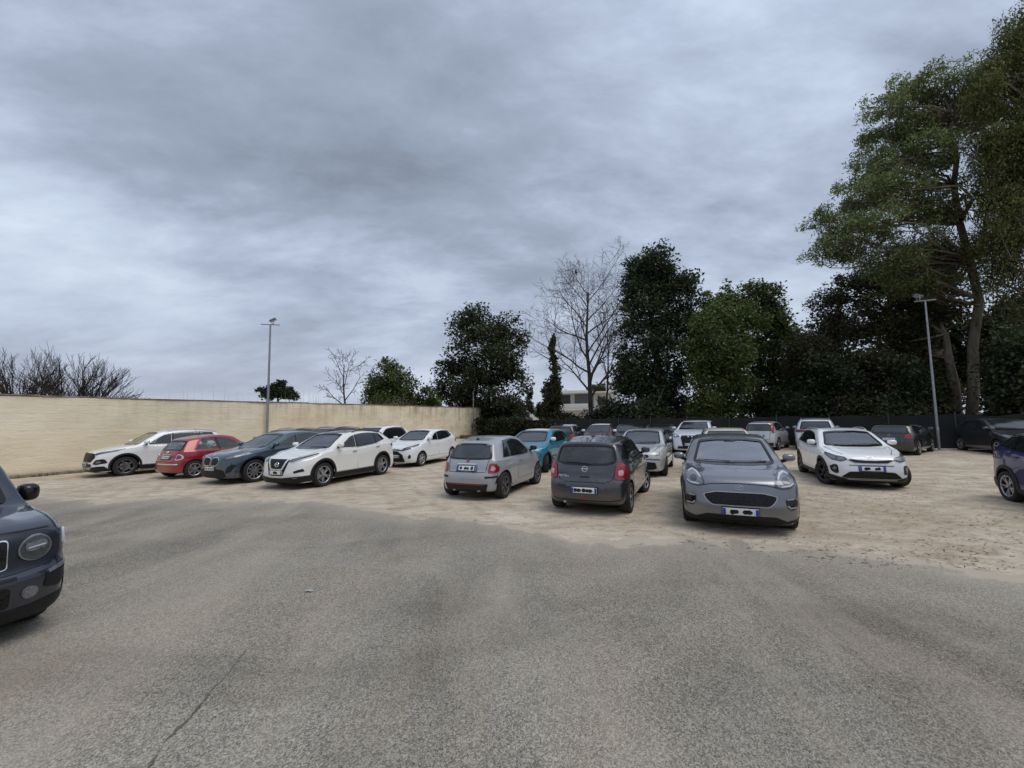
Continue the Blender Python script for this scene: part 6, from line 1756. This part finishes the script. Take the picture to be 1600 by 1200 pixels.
    # understorey in deep shade behind the fence
    und = [(1265, 31, 560, 30, 34), (1300, 30, 590, 40, 38), (1355, 30, 590, 40, 40), (1410, 29, 590, 44, 44), (1452, 31, 610, 34, 40), (1270, 30, 640, 36, 40), (1330, 29, 650, 42, 36), (1395, 28, 650, 42, 36), (1450, 27, 662, 34, 28), (1500, 27, 672, 40, 20), (1572, 31, 610, 40, 60), (1600, 24, 560, 50, 60), (1575, 31, 520, 34, 44), (1600, 24, 650, 44, 46), (1650, 23, 600, 60, 80), (1225, 33, 655, 30, 26)]
    names = ['green', 'brownish', 'dark', 'ragged']
    for i, (px, dd, py, r, ry) in enumerate(und):
        big = py < 600
        nm = 'understorey_tree' if big else 'shade_bush'
        spot = 'above the fence' if big else 'behind the fence'
        near = ['beside the laurel', 'left of the white crossover roof', 'over the low black hatchback', 'left of the right lamp post', 'right behind the lamp post', 'above the white car seen from behind', 'above the white crossover', 'above the low black hatchback', 'at foot of the right lamp post', 'at foot of the eucalyptus trunk', 'right of the eucalyptus trunk', 'at the right picture edge', 'under the weeping crown', 'over the dark parked car', 'beyond the right picture edge', 'above the silver tall hatchback'][i]
        leafy_tree(nm, f'{"tall" if big else "low"} shaded {"tree" if big else "bush"} {spot} {near}', foot(px, dd),
            [B(px, py, r, dd, ry), B(px-r*.6, py+ry*.4, r*.75, dd+.8, ry*.75), B(px+r*.6, py+ry*.3, r*.75, dd-.4, ry*.75), B(px+r*.1, py+ry*.9, r*.9, dd, ry*.7)],
            8000, .24, [L_BROWN, L_DARK, L_BROWN, L_IVY][i % 4], 70+i, .14, at(px, py, dd), clump=.7, limbs=12, per=20, cat='tree' if big else 'bush', group='understorey behind the fence')
    # wood behind, closing the gaps low down
    for i, (px, dd, py, r, ry, lab) in enumerate(((1085, 44, 655, 30, 22, 'far dim bush between the ivy covered and green trees'), (1255, 42, 600, 40, 50, 'far dark tree in the gap left of the big eucalyptus'), (1330, 42, 560, 60, 60, 'far dark tree deep behind the white crossover'), (1420, 40, 560, 60, 70, 'far dark tree deep behind the low black hatchback'), (1475, 38, 500, 74, 110, 'far dark tree deep behind the eucalyptus trunk'), (1585, 36, 520, 60, 90, 'far dark tree deep behind the right picture edge'))):
        leafy_tree('background_tree', lab, foot(px, dd), [B(px, py, r, dd, ry), B(px-r*.5, py+ry*.6, r*.8, dd+1, ry*.6), B(px+r*.5, py+ry*.6, r*.8, dd-1, ry*.6)], 8000, .42, L_DARK, 90+i, .2, at(px, py, dd), clump=1.1, limbs=10, per=20, group='far trees deep in the wood')
    # hedge at the end of the wall
    rng = np.random.default_rng(13); p0, p1 = foot(752, 43), foot(884, 37)
    root = empty('hedge', (p0+p1)/2); tag(root, 'long dark clipped hedge between the wall end and the white house', 'hedge')
    bl = []
    for t in np.linspace(0, 1, 16):
        c = p0.lerp(p1, t)-(p0+p1)/2; bl.append((c+Vector((0, 0, .95)), (.75, .75, .95+.12*math.sin(t*23))))
    P, _ = scatter(bl, 14000, rng, .3, .8, 16, lobes=5); leaf_mesh('foliage', P, .20, .7, L_HEDGE, rng, root)
    vs, fs = [], []
    for t in np.linspace(0, 1, 15):
        c = p0.lerp(p1, t)-(p0+p1)/2
        for _ in range(3): limb(vs, fs, c, c+Vector((rng.normal()*.4, rng.normal()*.4, 1.5)), .035, .01, rng, 4, .1, 4)
    mesh('stems', vs, fs, BARK, root)
    # cypresses by the far white building
    for i, (px, py, r, ry, dd, lab) in enumerate(((828, 628, 6, 24, 52, 'slim dark cypress left of the ivy clad trunk'), (843, 642, 6, 14, 54, 'short dark cypress close to the ivy clad trunk'), (815, 648, 8, 10, 50, 'low round bush left of the slim cypress'))):
        leafy_tree('cypress', lab, foot(px, dd), [B(px, py-ry*.55, r*.55, dd, ry*.5), B(px, py, r*.85, dd, ry*.6), B(px, py+ry*.5, r, dd, ry*.55)], 1600, .24, L_DARK, 120+i, .08, at(px, py-ry*.6, dd), clump=.4, limbs=4, cat='cypress' if i < 2 else 'bush')
    d = 95
    leafy_tree('umbrella_pine', 'flat topped umbrella pine showing over the white house roof', foot(950, d), [B(950, 604, 30, d, 8), B(932, 608, 18, d, 6), B(968, 606, 16, d, 7), B(922, 612, 10, d, 5)], 3600, .5, L_GREEN, 130, .35, at(950, 612, d), clump=1.1, limbs=8)
plant_all()

# ------------------------------------------------------------------ fence, house, ground litter
def fence():
    pts = [Vector((-2.0, 44.0, 0)), Vector((6.0, 34.5, 0)), Vector((12.2, 28.0, 0)), Vector((22.6, 21.4, 0)), Vector((33, 15, 0))]
    net = NT('dark_shade_net'); nn = net.voro(net.mapped((1, 1, 1)), 30, 'Distance')
    net.base(net.mix(1.0, (.008, .010, .010), net.ramp(net.noise(net.coord(), 1.2, 5, .6), [(.3, .6), (.7, 1.5)]), 'MULTIPLY')); net.set(Roughness=.85); net.bump(nn, .3, .02)
    post = simple('dark_fence_post', (.05, .055, .055), .6, .3)
    root = empty('net_fence', pts[1]); tag(root, 'dark shade net fence on thin posts along the back of the lot', 'fence')
    o = pts[1]; vs, fs = [], []; rng = np.random.default_rng(4)
    P = []
    for a, b in zip(pts[:-1], pts[1:]):
        n = int((b-a).length/.5)
        for i in range(n): P.append(a.lerp(b, i/n))
    P.append(pts[-1])
    for i, p in enumerate(P):
        s = .05*math.sin(i*1.3)+.03*rng.normal(); h = 1.75+.03*math.sin(i*.9)+.02*rng.normal()
        q = p-o; nrm = Vector((.5, .8, 0))
        for z in (.04, .5, 1.0, 1.4, h):
            for t in (0, .012): vs.append(q+nrm*(s*math.sin(z*1.7)+t)+Vector((0, 0, z)))
    m = 10
    for i in range(len(P)-1):
        for k in range(4):
            a = i*m+k*2; fs.append((a, a+m, a+m+2, a+2)); fs.append((a+1, a+3, a+m+3, a+m+1))
        a = i*m+8; fs.append((a, a+m, a+m+1, a+1))
    mesh('net', vs, fs, net.m, root, smooth=True, sharp=50)
    for i in range(0, len(P), 5):
        v, f = [], []; tube(v, f, [P[i]-o+Vector((-.04, -.06, 0)), P[i]-o+Vector((-.04, -.06, 1.9))], [.03, .028], 8); mesh('post', v, f, post, root, smooth=True, sharp=50)
fence()
def house():
    d = 72; c = foot(905, d); wh = simple('white_render', (.62, .62, .60), .85, var=.08, scale=.6); gl = dark_glass('house_glass', (.05, .06, .07), 1.5); gy = simple('grey_house_wall', (.16, .16, .165), .85, var=.1)
    root = empty('white_house', c, R(-12)); tag(root, 'modern white flat roofed house with balcony behind the bare tree', 'house')
    box('wall', (.6, 3.5, 2.95), (9.4, 7, 5.9), wh, root)
    box('roof', (.2, 3.0, 6.0), (11, 8.6, .24), wh, root, .03)
    box('roof_parapet', (-1.0, 3.4, 6.32), (6.4, 6, .4), wh, root, .03)
    box('balcony_slab', (-1.2, -.75, 3.1), (5.6, 1.6, .26), wh, root, .02)
    box('balcony_rail', (-1.2, -1.5, 3.66), (5.6, .10, .9), wh, root, .02)
    box('upper_wall_panel', (.9, -.03, 4.6), (3.2, .06, 2.4), gy, root)
    for x, z, w, h in ((-2.4, 4.6, 1.9, 2.2), (-2.4, 1.5, 2.4, 2.1), (1.6, 1.4, 1.6, 1.4), (3.8, 4.6, 1.2, 1.2)):
        f = box('window', (x, -.04, z), (w, .10, h), simple('dark_window_frame', (.05, .05, .05), .5), root, .01)
        box('pane', (0, -.06, 0), (w-.16, .04, h-.16), gl, f).location = (x, 0, z)
    t = box('tower', (5.9, 4.5, 3.6), (2.4, 3.0, 7.4), wh, root, .03); box('tower_cap', (5.9, 4.5, 7.4), (2.7, 3.3, .2), wh, root, .02)
    box('chimney', (-2.6, 5.0, 6.7), (.5, .5, .7), wh, root, .02)
    c2 = foot(836, 98); r2 = empty('low_white_building', c2, R(5)); tag(r2, 'long low white building far behind the hedge and cypresses', 'building')
    box('wall', (0, 3, 2.1), (15, 6, 4.2), wh, r2); box('roof', (0, 3, 4.35), (16, 7, .35), wh, r2, .03)
    for x in (-5, -2, 1, 4):
        f = box('window', (x, -.04, 2.6), (1.4, .10, 1.3), simple('dark_window_frame', (.05, .05, .05), .5), r2, .01); box('pane', (x, -.10, 2.6), (1.2, .03, 1.1), gl, f)
house()
def dry_grass():
    """dry reeds behind the wall and weeds along its foot"""
    rng = np.random.default_rng(17); vs, fs = [], []
    nrm = Vector((-wdir.y, wdir.x, 0))
    def stalk(p, h, w, lean):
        q = p+Vector((lean[0], lean[1], h)); s = Vector((w, 0, 0)); b = len(vs)
        m = p.lerp(q, .55)+Vector((-lean[0]*.2, -lean[1]*.2, 0))
        vs.extend([p-s, p+s, m+s*.8, m-s*.8, q]); fs.extend([(b, b+1, b+2, b+3), (b+3, b+2, b+4)])
    for s, n, h0, h1 in ((9, 8, 3.5, 4.4), (7.2, 6, 3.4, 4.6), (5.5, 4, 3.3, 4.0), (12.5, 16, 3.4, 4.4), (14, 24, 3.4, 4.5), (15.5, 20, 3.3, 4.3), (17.5, 16, 3.3, 4.1), (20.5, 60, 3.4, 4.2), (22.5, 50, 3.4, 4.1), (18.8, 24, 3.3, 4.0)):
        for _ in range(n):
            p = wp(s+rng.normal()*.7)+nrm*rng.uniform(.5, 2.2); stalk(p, rng.uniform(h0, h1), rng.uniform(.008, .016), (rng.normal()*.18, rng.normal()*.18))
    o = mesh('dry_reeds', vs, fs, L_DRY); tag(o, 'thin dry reeds showing above the cream wall coping', 'reeds', kind='stuff')
    vs, fs = [], []
    for _ in range(1500):
        s = rng.uniform(-8, 32); k = .5+.5*math.sin(s*1.9+math.sin(s*.7)*2)
        if rng.uniform() > k: continue
        p = wp(s, .18+abs(rng.normal())*.13); stalk(p, rng.uniform(.04, .16), .012, (rng.normal()*.05, rng.normal()*.05))
    o = mesh('weeds', vs, fs, L_HEDGE); tag(o, 'thin weeds growing along the foot of the cream wall', 'weeds', kind='stuff')
dry_grass()
def litter():
    rng = np.random.default_rng(23); vs, fs = [], []
    n = 0
    while n < 1700:
        px, py = rng.uniform(620, 1640), rng.uniform(700, 890)
        p = gp(px, py)
        if p.y > 34: continue
        dens = .25+.75*min(1, max(0, (px-900)/500)); dens *= .35+.65*(math.sin(p.x*1.1+p.y*.6)+math.sin(p.y*1.7-p.x*.4) > -.3)
        if rng.uniform() > dens: continue
        # keep to the dirt
        t = (p.x+8.45)/12.9; edge = 11-5.2*t
        if p.y < edge-.3: continue
        a = rng.uniform(0, math.pi); l = rng.uniform(.012, .05)*(2.4 if rng.uniform() < .06 else 1); w = rng.uniform(.003, .008)
        u = Vector((math.cos(a), math.sin(a), 0)); v = Vector((-u.y, u.x, 0)); b = len(vs)
        z = .006; m = Vector((0, 0, rng.uniform(.006, .022)))
        vs.extend([p-u*l+Vector((0, 0, z)), p+v*w+m, p+u*l+Vector((0, 0, z)), p-v*w+m*.6]); fs.append((b, b+1, b+2, b+3)); n += 1
    t = NT('bark_and_leaf_litter'); g = t.node('ShaderNodeNewGeometry')
    t.base(t.ramp(g.outputs['Random Per Island'], [(0, (.06, .042, .026)), (.5, (.15, .11, .07)), (.9, (.27, .21, .14))])); t.set(Roughness=.9)
    o = mesh('leaf_litter', vs, fs, t.m); tag(o, 'scattered dry twigs and bark strips on the sandy dirt', 'litter', kind='stuff')
litter()
